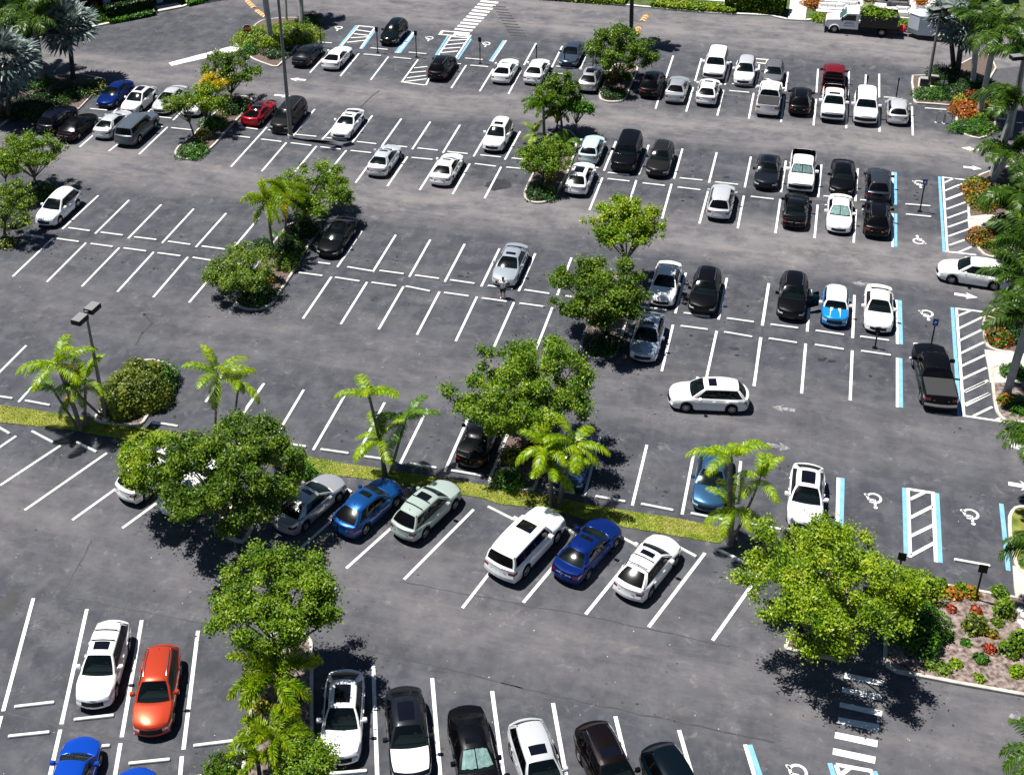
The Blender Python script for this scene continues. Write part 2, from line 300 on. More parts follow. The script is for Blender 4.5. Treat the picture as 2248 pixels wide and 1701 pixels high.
for row, ls in LN.items():
    for m, mm in (('w', WHITE), ('b', BLUE)):
        mb = MB(); n = 0
        for a, b, wd, k in ls:
            if k != m: continue
            strip(mb, a, b, wd, .004+.0006*(n % 3) + (.002 if m == 'b' else 0)); n += 1
        if n: mb.build('parking_lines' if m == 'w' else 'blue_parking_lines', mm, kind='structure', sharp=0)
# stop line, crossings
mb = MB(); flat(mb, [T(0, 0, *p) for p in ((1365, 510), (1388, 535), (1970, 402), (1962, 352), (1900, 350), (1890, 372))], .005)
mb.build('stop_line', WHITE, kind='structure', sharp=0)
mb = MB()
for k in range(11):
    t = k/10; x = 1868-t*232; y = 4+t*250
    flat(mb, [T(1, 0, *p) for p in ((x, y), (x+142, y+15), (x+142-12, y+28), (x-12, y+13))], .005)
flat(mb, [T(1, 0, *p) for p in ((1640, 268), (1790, 288), (1782, 303), (1632, 283))], .005)
mb.build('crossing_stripes', WHITE, kind='structure', sharp=0)
mb = MB()
for k in range(11):
    t = k/10; x = 1960+t*140; y = 48+t*235; w_ = 105+t*30
    flat(mb, [T(1, 0, *p) for p in ((x, y), (x+w_, y+9), (x+w_+2, y+17), (x, y+8))], .005)
mb.build('painted_out_crossing', DARKMARK, kind='structure', sharp=0)
mb = MB()
for q in (((765, 832), (1078, 895), (1072, 938), (755, 873)), ((742, 948), (1066, 1010), (1060, 1056), (737, 988)), ((722, 1068), (1066, 1140), (1060, 1185), (717, 1108)), ((708, 1188), (1042, 1248), (1036, 1306), (700, 1238)), ((685, 1308), (1028, 1378), (1023, 1432), (678, 1358)), ((668, 1438), (1012, 1510), (1005, 1565), (662, 1490))):
    flat(mb, [T(3, 3, *p) for p in q], .005)
mb.build('crossing_stripes', WHITE, kind='structure', sharp=0)
# arrows
def arrow(tail, head, m, name='lane_arrow'):
    a, b = tail, head; d = (b-a); L = d.length; d.normalize(); n = Vector((-d.y, d.x, 0)); mb = MB(); h = L*.42; bw = .16; hw = .42
    flat(mb, [a-n*bw, a+d*(L-h)-n*bw, a+d*(L-h)+n*bw, a+n*bw], .005)
    flat(mb, [a+d*(L-h)-n*bw, a+d*(L-h-.15)-n*hw, b, a+d*(L-h-.15)+n*hw, a+d*(L-h)+n*bw], .005)
    mb.build(name, m, kind='structure', sharp=0)
arrow(T(1, 0, 447, 650), T(1, 0, 318, 640), WHITE); arrow(T(1, 0, 193, 770), T(1, 0, 330, 783), WHITE)
arrow(T(3, 0, 1862, 1215), T(3, 0, 1705, 1197), WHITE); arrow(T(3, 0, 1722, 1352), T(3, 0, 1870, 1368), WHITE)
arrow(T(3, 1, 1648, 830), T(3, 1, 1838, 860), WHITE); arrow(T(3, 1, 990, 755), T(3, 1, 810, 740), WORN)
arrow(T(3, 2, 358, 225), T(3, 2, 170, 195), WORN); arrow(T(3, 2, 128, 498), T(3, 2, 330, 535), WORN)
arrow(T(3, 2, 2280, 520), T(3, 2, 2080, 510), WHITE); arrow(T(3, 2, 2085, 815), T(3, 2, 2290, 850), WHITE)
arrow(T(3, 3, 2100, 1170), T(3, 3, 2200, 1230), WORN, 'worn_paint')
# wheelchair symbols
def chair_symbol(p, ang, s=1.0, m=None):
    mb = MB(); M = Matrix.Translation(p) @ Matrix.Rotation(ang, 4, 'Z')
    def seg(a, b, w_=.09): strip(mb, M @ Vector((a[0]*s, a[1]*s, 0)), M @ Vector((b[0]*s, b[1]*s, 0)), w_*s*1.1, .005)
    arc = [(-.05+.36*cos(radians(t)), -.18+.36*sin(radians(t))) for t in range(110, 365, 15)]
    for a, b in zip(arc, arc[1:]): seg(a, b)
    seg((-.12, .40), (-.08, -.05)); seg((-.10, .18), (.18, .18), .07); seg((-.1, -.02), (.24, -.02)); seg((.22, 0), (.36, -.42)); seg((.34, -.40), (.47, -.36))
    flat(mb, [M @ Vector(((-.14+.11*cos(t*pi/6))*s, (.56+.11*sin(t*pi/6))*s, 0)) for t in range(12)], .0055)
    mb.build('wheelchair_symbol', m or WHITE, kind='structure', sharp=0)
aV = TH-pi/2
for c, r, x, y, fl in ((1, 0, 705, 232, 1), (1, 0, 1440, 315, 1), (1, 0, 1900, 360, 1), (3, 0, 1360, 1490, 1), (3, 1, 1365, 395, 0), (3, 1, 1420, 1000, 1), (3, 2, 990, 950, 1), (3, 2, 1775, 1080, 1), (3, 3, 370, 1660, 1)):
    chair_symbol(T(c, r, x, y), aV+(pi if fl else 0), 1.0)
# tar, stains, worn joints, dark lines and a painted lamp column shadow
mb = MB()
def blob(mb, c, rx, ry, z=.004, n=20, ang=0, jag=.18, mi=0):
    pts = []
    for i in range(n):
        a = 2*pi*i/n; k = 1+jag*(rnd.random()-.5)*2
        x, y = rx*k*cos(a), ry*k*sin(a); pts.append(Vector((c.x+x*cos(ang)-y*sin(ang), c.y+x*sin(ang)+y*cos(ang), 0)))
    flat(mb, pts, z, mi)
blob(mb, T(1, 0, 2000, 1495), 1.15, .95, ang=.4); flat(mb, [T(0, 3, *p) for p in ((-60, 330), (30, 225), (80, 175), (120, 162), (145, 190), (140, 260), (125, 320), (90, 350), (-60, 362))], .004)
blob(mb, T(1, 0, 560, 1150), 1.5, .35, ang=-.25); blob(mb, T(1, 0, 500, 1140), 1.7, .25, ang=-.25); blob(mb, T(1, 0, 610, 1218), .45, .25)  # cast shadow of the tall lamp column and its head, painted on the ground
for p in ((1, 1, 1700, 688), (2, 1, 1895, 1275), (3, 1, 655, 1375), (3, 1, 575, 1365), (1, 1, 2015, 927), (2, 0, 1540, 1600), (2, 0, 1825, 1435)): blob(mb, T(*p), .28, .18, .004, 9)
mb.build('stains_and_lamp_shadow', PATCH, kind='structure', sharp=0)
mb = MB()
def crack(pts, w_=.05, c=0, r=0):
    P = [T(c, r, *p) for p in pts]
    for a, b in zip(P, P[1:]):
        n = 4; prev = a
        for i in range(1, n+1):
            q = a.lerp(b, i/n)+Vector((rnd.uniform(-.05, .05), rnd.uniform(-.05, .05), 0)); strip(mb, prev, q, w_*rnd.uniform(.7, 1.4), .0035); prev = q
crack([(0, 910), (400, 1010), (750, 1090), (1050, 1150), (1400, 1220), (1800, 1310), (2212, 1400)], .05, 2, 3)
crack([(100, 270), (700, 375), (1000, 440), (1400, 520), (1850, 620)], .045, 2, 3)
crack([(900, 640), (1350, 745), (1800, 850), (2212, 955)], .05, 1, 3); crack([(1210, 90), (1400, 125), (1700, 190), (2212, 275)], .04, 1, 3)
crack([(60, 1155), (480, 1260), (980, 1370), (1480, 1470), (1750, 1530)], .05, 0, 3); crack([(480, 210), (800, 270), (1200, 345), (1700, 440)], .04, 0, 3)
crack([(740, 1270), (700, 1370), (600, 1540), (540, 1650)], .06, 0, 2); crack([(890, 870), (960, 800), (1040, 735)], .08, 1, 0)
crack([(1095, 1250), (1150, 1150), (1235, 1065), (1160, 990)], .12, 0, 1); crack([(1160, 995), (1330, 1015)], .07, 0, 1); crack([(95, 900), (100, 1150)], .04, 3, 1)  # kinked dark line with a side branch, then a thin line
mb.build('cracks_and_dark_lines', DARKMARK, kind='structure', sharp=0)
# ------------------------------------------------------------------ kerbed islands
def smooth(P, n=4):
    out = []; N_ = len(P)
    for i in range(N_):
        p0, p1, p2, p3 = P[i-1], P[i], P[(i+1) % N_], P[(i+2) % N_]
        L1 = (p2-p1).length; k = n if L1 < 6 else 2
        for j in range(k):
            t = j/k; t2, t3 = t*t, t*t*t; tn = .35
            m1 = (p2-p0)*tn; m2 = (p3-p1)*tn
            s = min(1, L1/max(.01, m1.length)); m1 = m1*min(1, s); s = min(1, L1/max(.01, m2.length)); m2 = m2*s
            out.append(p1*(2*t3-3*t2+1)+m1*(t3-2*t2+t)+p2*(-2*t3+3*t2)+m2*(t3-t2))
    return out
def inset(P, d):
    A = sum(P[i-1].x*P[i].y-P[i].x*P[i-1].y for i in range(len(P))); s = 1 if A > 0 else -1; out = []
    for i in range(len(P)):
        t = (P[(i+1) % len(P)]-P[i-1]); t.z = 0
        if t.length < 1e-6: t = Vector((1, 0, 0))
        t.normalize(); out.append(P[i]+Vector((-t.y, t.x, 0))*d*s)
    return out
ISL = {}
def island(key, pts, bedm, kerb=True, sm=4, h=.15, kname='island_kerb'):
    P = [T(*p) for p in pts]; P = smooth(P, sm) if sm else P; I = inset(P, .17) if kerb else P; ISL[key] = I
    if kerb:
        mb = MB(); n = len(P); I0 = inset(P, .02)
        for i in range(n):
            j = (i+1) % n
            z0 = Vector((0, 0, -.02)); z1 = Vector((0, 0, h-.02)); z2 = Vector((0, 0, h))
            mb.face([P[i]+z0, P[j]+z0, P[j]+z1, P[i]+z1]); mb.face([P[i]+z1, P[j]+z1, I0[j]+z2, I0[i]+z2]); mb.face([I0[i]+z2, I0[j]+z2, I[j]+z2, I[i]+z2]); mb.face([I[i]+z2, I[j]+z2, I[j]+z0, I[i]+z0])
        mb.build(kname, KERB, kind='structure', sharp=30)
    mb = MB(); mb.face([(p.x, p.y, h-.04 if kerb else .03) for p in I]); mb.build('planting_bed' if bedm is not GRASS else 'lawn', bedm, kind='structure', sharp=0)
    return I
GRASS = mat('lawn grass', (.12, .19, .008), .9, vary=.45, vscale=1.3, bump=1.0, col2=(.31, .30, .07), detail=13)
def q(c, r, *xy): return [(c, r, *p) for p in xy]
island('topleft', q(0, 0, (-500, 1500), (-100, 1130), (0, 1035), (235, 855), (640, 893), (760, 770), (868, 680), (850, 645), (650, 605), (360, 625), (150, 640), (-500, 700)), MULCH, sm=0)
island('i2', q(0, 0, (1650, 995), (1560, 1100), (1440, 1195), (1412, 1245), (1450, 1290), (1540, 1298), (1640, 1262), (1740, 1180), (1840, 1065), (1950, 950), (2045, 840), (2035, 800), (1970, 785), (1880, 800), (1760, 900)), MULCH)
island('i3', q(1, 0, (-58, 350), (-62, 420), (20, 488), (172, 545), (225, 545), (300, 470), (430, 330), (545, 205), (500, 180), (350, 150), (100, 170), (-10, 250)), MULCH)
island('i4', q(2, 0, (890, 560), (825, 690), (790, 775), (805, 815), (870, 835), (970, 830), (1015, 795), (1060, 690), (1110, 570), (1095, 540), (1000, 525), (920, 530)), MULCH)
island('i5', q(2, 0, (260, 1390), (200, 1520), (182, 1575), (200, 1625), (260, 1650), (340, 1650), (420, 1620), (465, 1560), (560, 1370), (615, 1190), (605, 1110), (540, 1060), (430, 1050), (350, 1130), (310, 1240)), MULCH)
island('i6', q(1, 1, (-118, 880), (-112, 930), (-40, 962), (80, 962), (180, 922), (240, 830), (340, 680), (470, 460), (575, 305), (560, 270), (500, 255), (400, 245), (290, 290), (100, 530)), MULCH)
island('i7', q(2, 1, (720, 1010), (665, 1150), (638, 1270), (665, 1325), (740, 1362), (860, 1362), (930, 1320), (975, 1220), (1050, 965), (1110, 780), (1095, 730), (1040, 700), (900, 700), (840, 740), (775, 870)), GRAVEL)
island('i8', q(0, 2, (760, 315), (900, 130), (1060, -80), (1150, -170), (1250, -180), (1390, -140), (1425, -50), (1380, 30), (1250, 190), (1130, 355)), MULCH)
island('i9', q(2, 2, (-98, 835), (-40, 640), (50, 410), (90, 350), (180, 320), (330, 330), (400, 380), (390, 470), (330, 640), (265, 875)), MULCH)
island('i10', q(1, 2, (-60, 1300), (-260, 1230), (-300, 1180), (-150, 1000), (60, 830), (150, 850), (160, 920), (60, 1120)), MULCH)
island('i11', q(1, 3, (505, 600), (508, 1000), (514, 1400), (520, 1900), (-60, 1900), (-30, 1300), (20, 950), (80, 650), (150, 540), (300, 500), (440, 520)), GRAVEL)
island('r1', q(3, 0, (1303, 620), (1306, 735), (1315, 825), (1345, 845), (1640, 868), (1655, 960), (1668, 1045), (1730, 1100), (1850, 1132), (1965, 1085), (1985, 980), (1900, 720), (1990, 560), (1900, 430), (1700, 520), (1480, 615)), MULCH, sm=2)
island('r2', q(3, 0, (1745, 1500), (1752, 1580), (1752, 1659), (1762, 1780), (1900, 1790), (2080, 1790), (2350, 1820), (2400, 1550), (2212, 1350), (1960, 1380), (1790, 1450)), MULCH, sm=2)
island('r2b', q(3, 1, (1770, 300), (1785, 400), (1820, 455), (1880, 520), (1960, 545), (2080, 520), (2300, 560), (2500, 420), (2400, 300), (2000, 290)), MULCH, sm=2)
island('r3', q(3, 1, (1905, 1000), (1872, 1070), (1880, 1170), (1905, 1260), (1980, 1300), (2110, 1320), (2400, 1360), (2450, 1000), (2200, 930), (1990, 950)), MULCH, sm=2)
island('r3b', q(3, 1, (1945, 1425), (1945, 1560), (1960, 1700), (1985, 1800), (2060, 1870), (2212, 1885), (2500, 1880), (2500, 1480), (2200, 1440), (2100, 1405)), GRAVEL, sm=2)
island('r4', q(3, 2, (2230, 1005), (2130, 1015), (2080, 1090), (2085, 1250), (2120, 1430), (2160, 1530), (2300, 1580), (2500, 1400), (2500, 1050)), GRASS, sm=2)
island('r5', q(3, 3, (1450, 95), (1620, 130), (1850, 172), (2140, 222), (2260, 250), (2700, 300), (2700, 1150), (2212, 1030), (1650, 930), (1180, 838), (1100, 790), (1070, 730), (1075, 590), (1085, 240), (1150, 160)), GRAVEL, sm=0)
island('r6', q(3, 3, (268, 620), (285, 655), (500, 700), (700, 740), (775, 720), (808, 640), (815, 400), (790, 160), (600, 80), (430, 110), (345, 420)), MULCH, sm=3)
island('median', [(0, 2, -500, 110), (0, 2, 0, 182), (0, 2, 590, 272), (0, 2, 1130, 358), (0, 2, 1800, 478), (1, 2, 400, 590), (1, 2, 760, 655), (1, 2, 1590, 782), (1, 2, 1930, 837), (2, 2, 265, 888), (2, 2, 760, 1000), (2, 2, 1400, 1095), (2, 2, 1790, 1175), (2, 2, 1825, 1235), (2, 2, 1770, 1303), (2, 2, 1240, 1210), (2, 2, 730, 1122), (2, 2, 350, 1018), (2, 2, 0, 985), (1, 2, 1850, 930), (1, 2, 1370, 850), (1, 2, 900, 775), (1, 2, 520, 735), (0, 2, 1600, 570), (0, 2, 570, 385), (0, 2, 0, 322), (0, 2, -500, 250)], GRASS, kerb=False, sm=0)
# pavements on the right
def slab(name, pts, m, h=.13):
    P = [T(*p) for p in pts]; mb = MB(); mb.face([(p.x, p.y, h) for p in P])
    for i in range(len(P)): a, b = P[i-1], P[i]; mb.face([(a.x, a.y, -.02), (b.x, b.y, -.02), (b.x, b.y, h), (a.x, a.y, h)])
    mb.build(name, m, kind='structure', sharp=0)
slab('pavement', q(3, 1, (1753, 215), (1762, 310), (2600, 330), (2600, 195), (1900, 200)), WALK, .115)
slab('pavement', q(3, 1, (1890, 1290), (1918, 1440), (1935, 1560), (2600, 1560), (2600, 1345), (2100, 1318)), WALK, .115)
slab('pavement', [(3, 2, 2118, 1490), (3, 2, 2128, 1659), (3, 3, 2142, 225), (3, 3, 2700, 330), (3, 2, 2700, 1500), (3, 2, 2300, 1560)], WALK, .115)
slab('access_road', q(3, 0, (1990, 560), (1900, 720), (1990, 985), (1965, 1090), (2500, 1130), (2500, 500)), mat('dark road', (.07, .07, .078), .8, vary=.2), .006)  # dark grey tone over the whole access road
mb = MB()
for k in range(3): flat(mb, [T(3, 0, *p) for p in ((1895+k*30, 800+k*75), (2060, 810+k*75), (2065, 822+k*75), (1900+k*30, 812+k*75))], .011)
mb.build('crossing_stripes', WHITE, kind='structure', sharp=0)
# beyond the far kerb
FK = [(0, 0, -600, 520), (0, 0, 180, 345), (0, 0, 780, 222), (0, 0, 925, 190), (0, 0, 958, 160), (0, 0, 1120, 125), (0, 0, 1260, 108), (0, 0, 1480, 65), (0, 0, 1545, 40), (0, 0, 1830, 2), (0, 0, 2600, -70), (2, 0, -300, -20), (2, 0, 380, 0), (2, 0, 700, 25), (2, 0, 1200, 70), (2, 0, 1700, 115), (3, 0, 150, 135), (3, 0, 290, 168), (3, 0, 450, 176), (3, 0, 560, 160), (3, 0, 900, 185), (3, 0, 1230, 215), (3, 0, 2212, 290), (3, 0, 2900, 350)]
K = [T(*p) for p in FK]
mb = MB()
for a, b in zip(K, K[1:]):
    d = (b-a).normalized(); n = Vector((-d.y, d.x, 0))*.3
    mb.face([(a.x, a.y, -.02), (b.x, b.y, -.02), (b.x, b.y, .15), (a.x, a.y, .15)]); mb.face([(a.x, a.y, .15), (b.x, b.y, .15), (b.x+n.x, b.y+n.y, .15), (a.x+n.x, a.y+n.y, .15)])
mb.build('far_kerb', mat('pale kerb', (.66, .65, .58), .85, vary=.1), kind='structure')
mb = MB(); far = [Vector((a.x*1.0, a.y+60, 0)) for a in K]
for i in range(len(K)-1):
    a, b = K[i], K[i+1]; d = (b-a).normalized(); n = Vector((-d.y, d.x, 0))*.3
    mb.face([(a.x+n.x, a.y+n.y, .1), (b.x+n.x, b.y+n.y, .1), (far[i+1].x, far[i+1].y, .1), (far[i].x, far[i].y, .1)])
mb.build('far_lawn', mat('garden soil and grass', (.06, .09, .02), .95, vary=.4, vscale=1.2, bump=.5), kind='structure', sharp=0)
slab('garden_path', [(3, 0, 300, 166), (3, 0, 440, 174), (3, 0, 470, -60), (3, 0, 330, -60)], mat('pale path', (.62, .61, .60), .8, vary=.08), .17)
slab('patio', [(3, 0, 545, 120), (3, 0, 1260, 160), (3, 0, 1500, 150), (3, 0, 1500, -120), (3, 0, 540, -120)], mat('patio paving', (.52, .51, .50), .8, vary=.12), .14)
slab('driveway_apron', [(0, 0, 1290, 103), (0, 0, 1480, 66), (0, 0, 1440, 36), (0, 0, 1255, 66)], WALK, .16)
slab('driveway', [(0, 0, 1255, 66), (0, 0, 1440, 36), (0, 0, 1400, -150), (0, 0, 1200, -150)], mat('driveway dark', (.05, .05, .055), .8), .16)

# ------------------------------------------------------------------ wheel stops
ST = {
 'back double row, upper side': [(1, 0, 970, 392, 1112, 405), (1, 0, 1280, 427, 1425, 440), (1, 0, 1735, 475, 1880, 487), (2, 0, 445, 540, 600, 553), (2, 0, 760, 565, 830, 572), (2, 0, 1868, 682, 2040, 694), (3, 0, 850, 768, 990, 778), (3, 0, 1085, 790, 1230, 800), (1, 0, 540, 345, 655, 352)],
 'back double row, lower side': [(1, 0, 690, 412, 828, 432), (1, 0, 915, 442, 1058, 455), (1, 0, 1155, 467, 1302, 481), (1, 0, 1570, 512, 1706, 522), (1, 0, 1778, 532, 1925, 545), (2, 0, 425, 595, 570, 607), (2, 0, 660, 612, 805, 628), (2, 0, 1845, 738, 2010, 752), (3, 0, 850, 805, 990, 812), (3, 0, 1410, 878, 1587, 892)],
 'second double row, upper side': [(0, 0, 730, 883, 868, 896), (0, 0, 1290, 950, 1355, 957), (0, 0, 1500, 875, 1610, 885), (1, 0, -90, 1030, 60, 1050), (1, 0, 140, 1055, 300, 1075), (1, 0, 365, 1092, 535, 1108), (1, 0, 610, 1118, 780, 1132), (1, 0, 860, 1150, 1020, 1168), (1, 0, 1105, 1175, 1270, 1195), (1, 0, 1350, 1202, 1518, 1220), (1, 0, 1592, 1230, 1760, 1248), (1, 0, 1858, 1258, 2028, 1275), (2, 0, 85, 1283, 245, 1300), (2, 0, 620, 1350, 790, 1362), (2, 0, 1445, 1443, 1632, 1462), (2, 0, 1732, 1476, 1920, 1497), (3, 0, 600, 1590, 760, 1605), (3, 1, 895, 72, 1060, 88), (3, 1, 1252, 105, 1456, 122), (2, 0, 862, 1400, 1040, 1416), (0, 0, 240, 890, 400, 905)],
 'second double row, lower side': [(0, 0, 780, 958, 900, 968), (0, 0, 1180, 1015, 1320, 1030), (0, 0, 1385, 1038, 1550, 1055), (0, 0, 1885, 1100, 2025, 1118), (1, 0, 85, 1130, 252, 1150), (1, 0, 325, 1160, 495, 1182), (1, 0, 565, 1192, 733, 1212), (1, 0, 808, 1222, 978, 1240), (1, 0, 1055, 1252, 1225, 1270), (1, 0, 1303, 1278, 1475, 1295), (1, 0, 1555, 1300, 1730, 1318), (1, 0, 1815, 1328, 1988, 1350), (1, 0, 2068, 1357, 2240, 1372), (2, 0, 610, 1400, 790, 1420), (2, 0, 862, 1450, 1042, 1470), (2, 0, 1145, 1484, 1328, 1506), (2, 0, 1428, 1518, 1615, 1540), (2, 0, 1725, 1550, 1900, 1570), (3, 1, 0, 45, 188, 66), (3, 1, 300, 80, 490, 98), (3, 1, 600, 112, 790, 130), (3, 1, 900, 150, 1090, 165), (3, 1, 1256, 188, 1462, 208)],
 'third double row, upper side': [(0, 1, 552, 298, 730, 322), (0, 1, 815, 334, 995, 358), (0, 1, 1085, 372, 1268, 394), (0, 1, 1358, 408, 1543, 433), (0, 1, 1632, 446, 1820, 472), (1, 1, 462, 567, 648, 592), (1, 1, 782, 614, 985, 648), (1, 1, 1042, 644, 1242, 670), (1, 1, 1330, 682, 1528, 708), (1, 1, 1615, 720, 1815, 748), (1, 1, 1920, 765, 2122, 790), (2, 1, 188, 800, 393, 830), (2, 1, 545, 852, 690, 872), (2, 1, 1130, 935, 1340, 962), (2, 1, 1478, 985, 1690, 1012), (2, 1, 1826, 1028, 2048, 1060), (3, 1, 160, 1078, 386, 1108), (3, 1, 525, 1128, 758, 1162), (3, 1, 885, 1176, 1122, 1208), (3, 1, 1315, 1232, 1555, 1266)],
 'third double row, lower side': [(0, 1, 183, 348, 355, 372), (0, 1, 457, 385, 640, 410), (0, 1, 732, 426, 915, 450), (0, 1, 998, 462, 1185, 486), (0, 1, 1275, 500, 1462, 526), (0, 1, 1558, 538, 1745, 566), (0, 1, 1850, 580, 2040, 605), (1, 1, 390, 660, 584, 686), (1, 1, 683, 698, 884, 730), (1, 1, 978, 740, 1182, 768), (1, 1, 1255, 770, 1455, 810), (1, 1, 1565, 822, 1768, 850), (1, 1, 1872, 866, 2075, 894), (2, 1, 148, 908, 355, 936), (2, 1, 460, 950, 660, 978), (2, 1, 1452, 1090, 1674, 1120), (2, 1, 1804, 1140, 2035, 1178), (3, 1, 145, 1192, 376, 1226), (3, 1, 518, 1242, 755, 1280), (3, 1, 893, 1292, 1136, 1328), (3, 1, 1314, 1352, 1480, 1376), (2, 1, 1100, 1040, 1300, 1065)],
 'row above the grass median': [(0, 2, -120, 95, 102, 128), (0, 2, 202, 146, 405, 182), (0, 2, 1230, 318, 1440, 352), (1, 2, 220, 480, 450, 518), (1, 2, 566, 538, 795, 572), (1, 2, 918, 595, 1155, 630), (1, 2, 1266, 650, 1506, 690), (1, 2, 1622, 710, 1870, 752), (2, 2, 360, 845, 598, 888), (2, 2, 770, 920, 1000, 960), (2, 2, 1132, 980, 1396, 1032), (2, 2, 1535, 1055, 1800, 1108), (2, 2, 2010, 1140, 2260, 1185), (3, 2, 1646, 1428, 1940, 1482), (3, 2, 270, 1180, 560, 1240)],
 'angled row below the median': [(0, 2, -80, 320, 78, 412), (0, 2, 257, 392, 430, 483), (1, 2, 655, 790, 812, 880), (1, 2, 1920, 1002, 2140, 1112), (2, 2, 465, 1130, 572, 1205), (2, 2, 945, 1235, 1045, 1288), (2, 2, 1410, 1315, 1528, 1378), (2, 2, 1765, 1350, 1990, 1462), (1, 2, 1180, 905, 1380, 1000), (0, 2, 620, 480, 780, 560)],
 'diagonal row at the bottom left': [(0, 3, 115, 1105, 440, 1068), (0, 3, 597, 1210, 922, 1172), (0, 3, 1085, 1315, 1380, 1285), (0, 3, 1565, 1420, 1893, 1380), (0, 3, 65, 1345, 402, 1308), (0, 3, 560, 1445, 890, 1418), (0, 3, 1040, 1565, 1376, 1528), (0, 3, 1600, 1670, 1890, 1640), (1, 3, 640, 1648, 940, 1620)],
}
sm_ = MB(); sm_.box(-.93, .93, -.075, .075, -.02, .125, bev=.03); ws0 = None
ORD = ['first', 'second', 'third', 'fourth', 'fifth', 'sixth', 'seventh', 'eighth', 'ninth', 'tenth', 'eleventh', 'twelfth', 'thirteenth', 'fourteenth', 'fifteenth', 'sixteenth', 'seventeenth', 'eighteenth', 'nineteenth', 'twentieth', 'twenty-first', 'twenty-second', 'twenty-third', 'twenty-fourth']
for row, L in ST.items():
    L = sorted(L, key=lambda s: TX[s[0]]+s[2]*TS)
    for k, (c, r, x1, y1, x2, y2) in enumerate(L):
        a, b = T(c, r, x1, y1, .07), T(c, r, x2, y2, .07); m = (a+b)/2; d = b-a
        if ws0 is None: o = ws0 = sm_.build('wheel_stop', STOPM, sharp=25)
        else: o = link(ws0.copy())
        o.location = (m.x, m.y, 0); o.rotation_euler = (0, 0, math.atan2(d.y, d.x)+rnd.uniform(-.01, .01)); o.scale = (min(1.08, max(.9, d.length/1.86)), 1, 1)
        tag(o, f'white wheel stop, {ORD[k]} from the left, {row}', 'wheel stop', 'wheel stops at the bay ends')

OIL = mat('oil drips', (.018, .018, .020), .5, vary=.4, vscale=3); mb = MB()
for row, L in ST.items():
    sg = 1 if ('upper side' in row or 'above' in row) else -1
    if 'bottom' in row: continue
    for (c, r, x1, y1, x2, y2) in L:
        m = (T(c, r, x1, y1)+T(c, r, x2, y2))/2; d = VV if 'angled' not in row else (T(0, 2, 865, 568)-T(0, 2, 200, 1030)).normalized()
        for k in range(rnd.randint(0, 3)): q_ = m+d*sg*rnd.uniform(.7, 2.6)+UU*rnd.uniform(-.35, .35); blob(mb, q_, rnd.uniform(.04, .17), rnd.uniform(.04, .14), .0042, 8)
for k in range(150): q_ = N(rnd.uniform(0, 2248), rnd.uniform(150, 1690)); blob(mb, q_, rnd.uniform(.03, .09), rnd.uniform(.03, .09), .0042, 7)
mb.build('oil_spots', OIL, kind='structure', sharp=0)
GUM = mat('pale specks', (.45, .44, .43), .8); mb = MB()
for k in range(170): q_ = N(rnd.uniform(0, 2248), rnd.uniform(60, 1700)); blob(mb, q_, rnd.uniform(.015, .04), rnd.uniform(.015, .04), .0043, 6)
mb.build('pale_specks', GUM, kind='structure', sharp=0)

# ------------------------------------------------------------------ posts, signs, lamps
def text(body, size, m, parent, loc, rot, name, ext=.004):
    c = bpy.data.curves.new(name, 'FONT'); c.body = body; c.size = size; c.align_x = 'CENTER'; c.align_y = 'CENTER'; c.extrude = ext
    tmp = bpy.data.objects.new(name, c); sc.collection.objects.link(tmp); bpy.context.view_layer.update()
    me = bpy.data.meshes.new_from_object(tmp); bpy.data.objects.remove(tmp); me.materials.clear(); me.materials.append(m)
    o = link(bpy.data.objects.new(name, me)); o.parent = parent; o.location = loc; o.rotation_euler = rot; return o
SBLUE = mat('blue sign face', (.01, .09, .42), .4); SRED = mat('red sign face', (.45, .02, .03), .4); SWHITE = mat('white sign face', (.8, .8, .8), .5)
def signpost(c, r, base, top, label, face='black', pw=.05, sw=.32, sh=.48, rz=None):
    B = T(c if not isinstance(base[0], tuple) else base[0][0], r if len(base) < 3 else base[2], base[0], base[1]); tq = (TX[c]+top[0]*TS, TY[r if len(top) < 3 else top[2]]+top[1]*TS)
    h, tp = up_from(B, *tq); h = min(max(h, 1.5), 3.0)
    o = thing('sign_post', label, 'sign', B, aV if rz is None else rz, 'sign posts of the reserved bays')
    mb = MB(); mb.tube([(0, 0, 0), (0, 0, h-.1)], pw, 8); mb.box(-.16, .16, -.16, .16, 0, .05, top=.8); mb.build('post', BMETAL, o)
    mb = MB(); mb.box(-sw/2, sw/2, -.09, -.055, h-sh, h, bev=0); mb.build('sign_plate', BMETAL, o)
    if face == 'blue':
        mb = MB(); mb.box(-sw/2+.02, sw/2-.02, -.10, -.091, h-sh+.02, h-.02); f = mb.build('sign_face', SBLUE, o)
        mb = MB(); M = Matrix.Translation((0, -.104, h-sh*.5)) @ Matrix.Rotation(pi/2, 4, 'X')
        for a, b in (((-.03, .09), (-.02, -.01)), ((-.02, .04), (.05, .04)), ((-.02, -.01), (.06, -.01)), ((.06, -.01), (.09, -.09)), ((-.06, .0), (-.05, -.08)), ((-.05, -.08), (.02, -.11))):
            A_, B_ = M @ Vector((*a, 0)), M @ Vector((*b, 0)); mb.tube([A_, B_], .011, 4)
        mb.build('wheelchair_emblem', SWHITE, f)
    return o
signpost(1, 0, (572, 385), (553, 172), 'black sign post beside the dark grey sedan and the palm island')
signpost(1, 0, (1030, 430), (1018, 222), 'black sign post in front of the black hatchback in the top row')
signpost(1, 0, (1343, 466), (1335, 252), 'black sign post just right of the double blue lines')
signpost(1, 0, (1858, 516), (1858, 300), 'black sign post right of the crossing hatch, above the white coupe')
signpost(2, 0, (285, 497), (283, 365), 'thin black post right behind the white sedan of the back row', sw=.14, sh=.3)
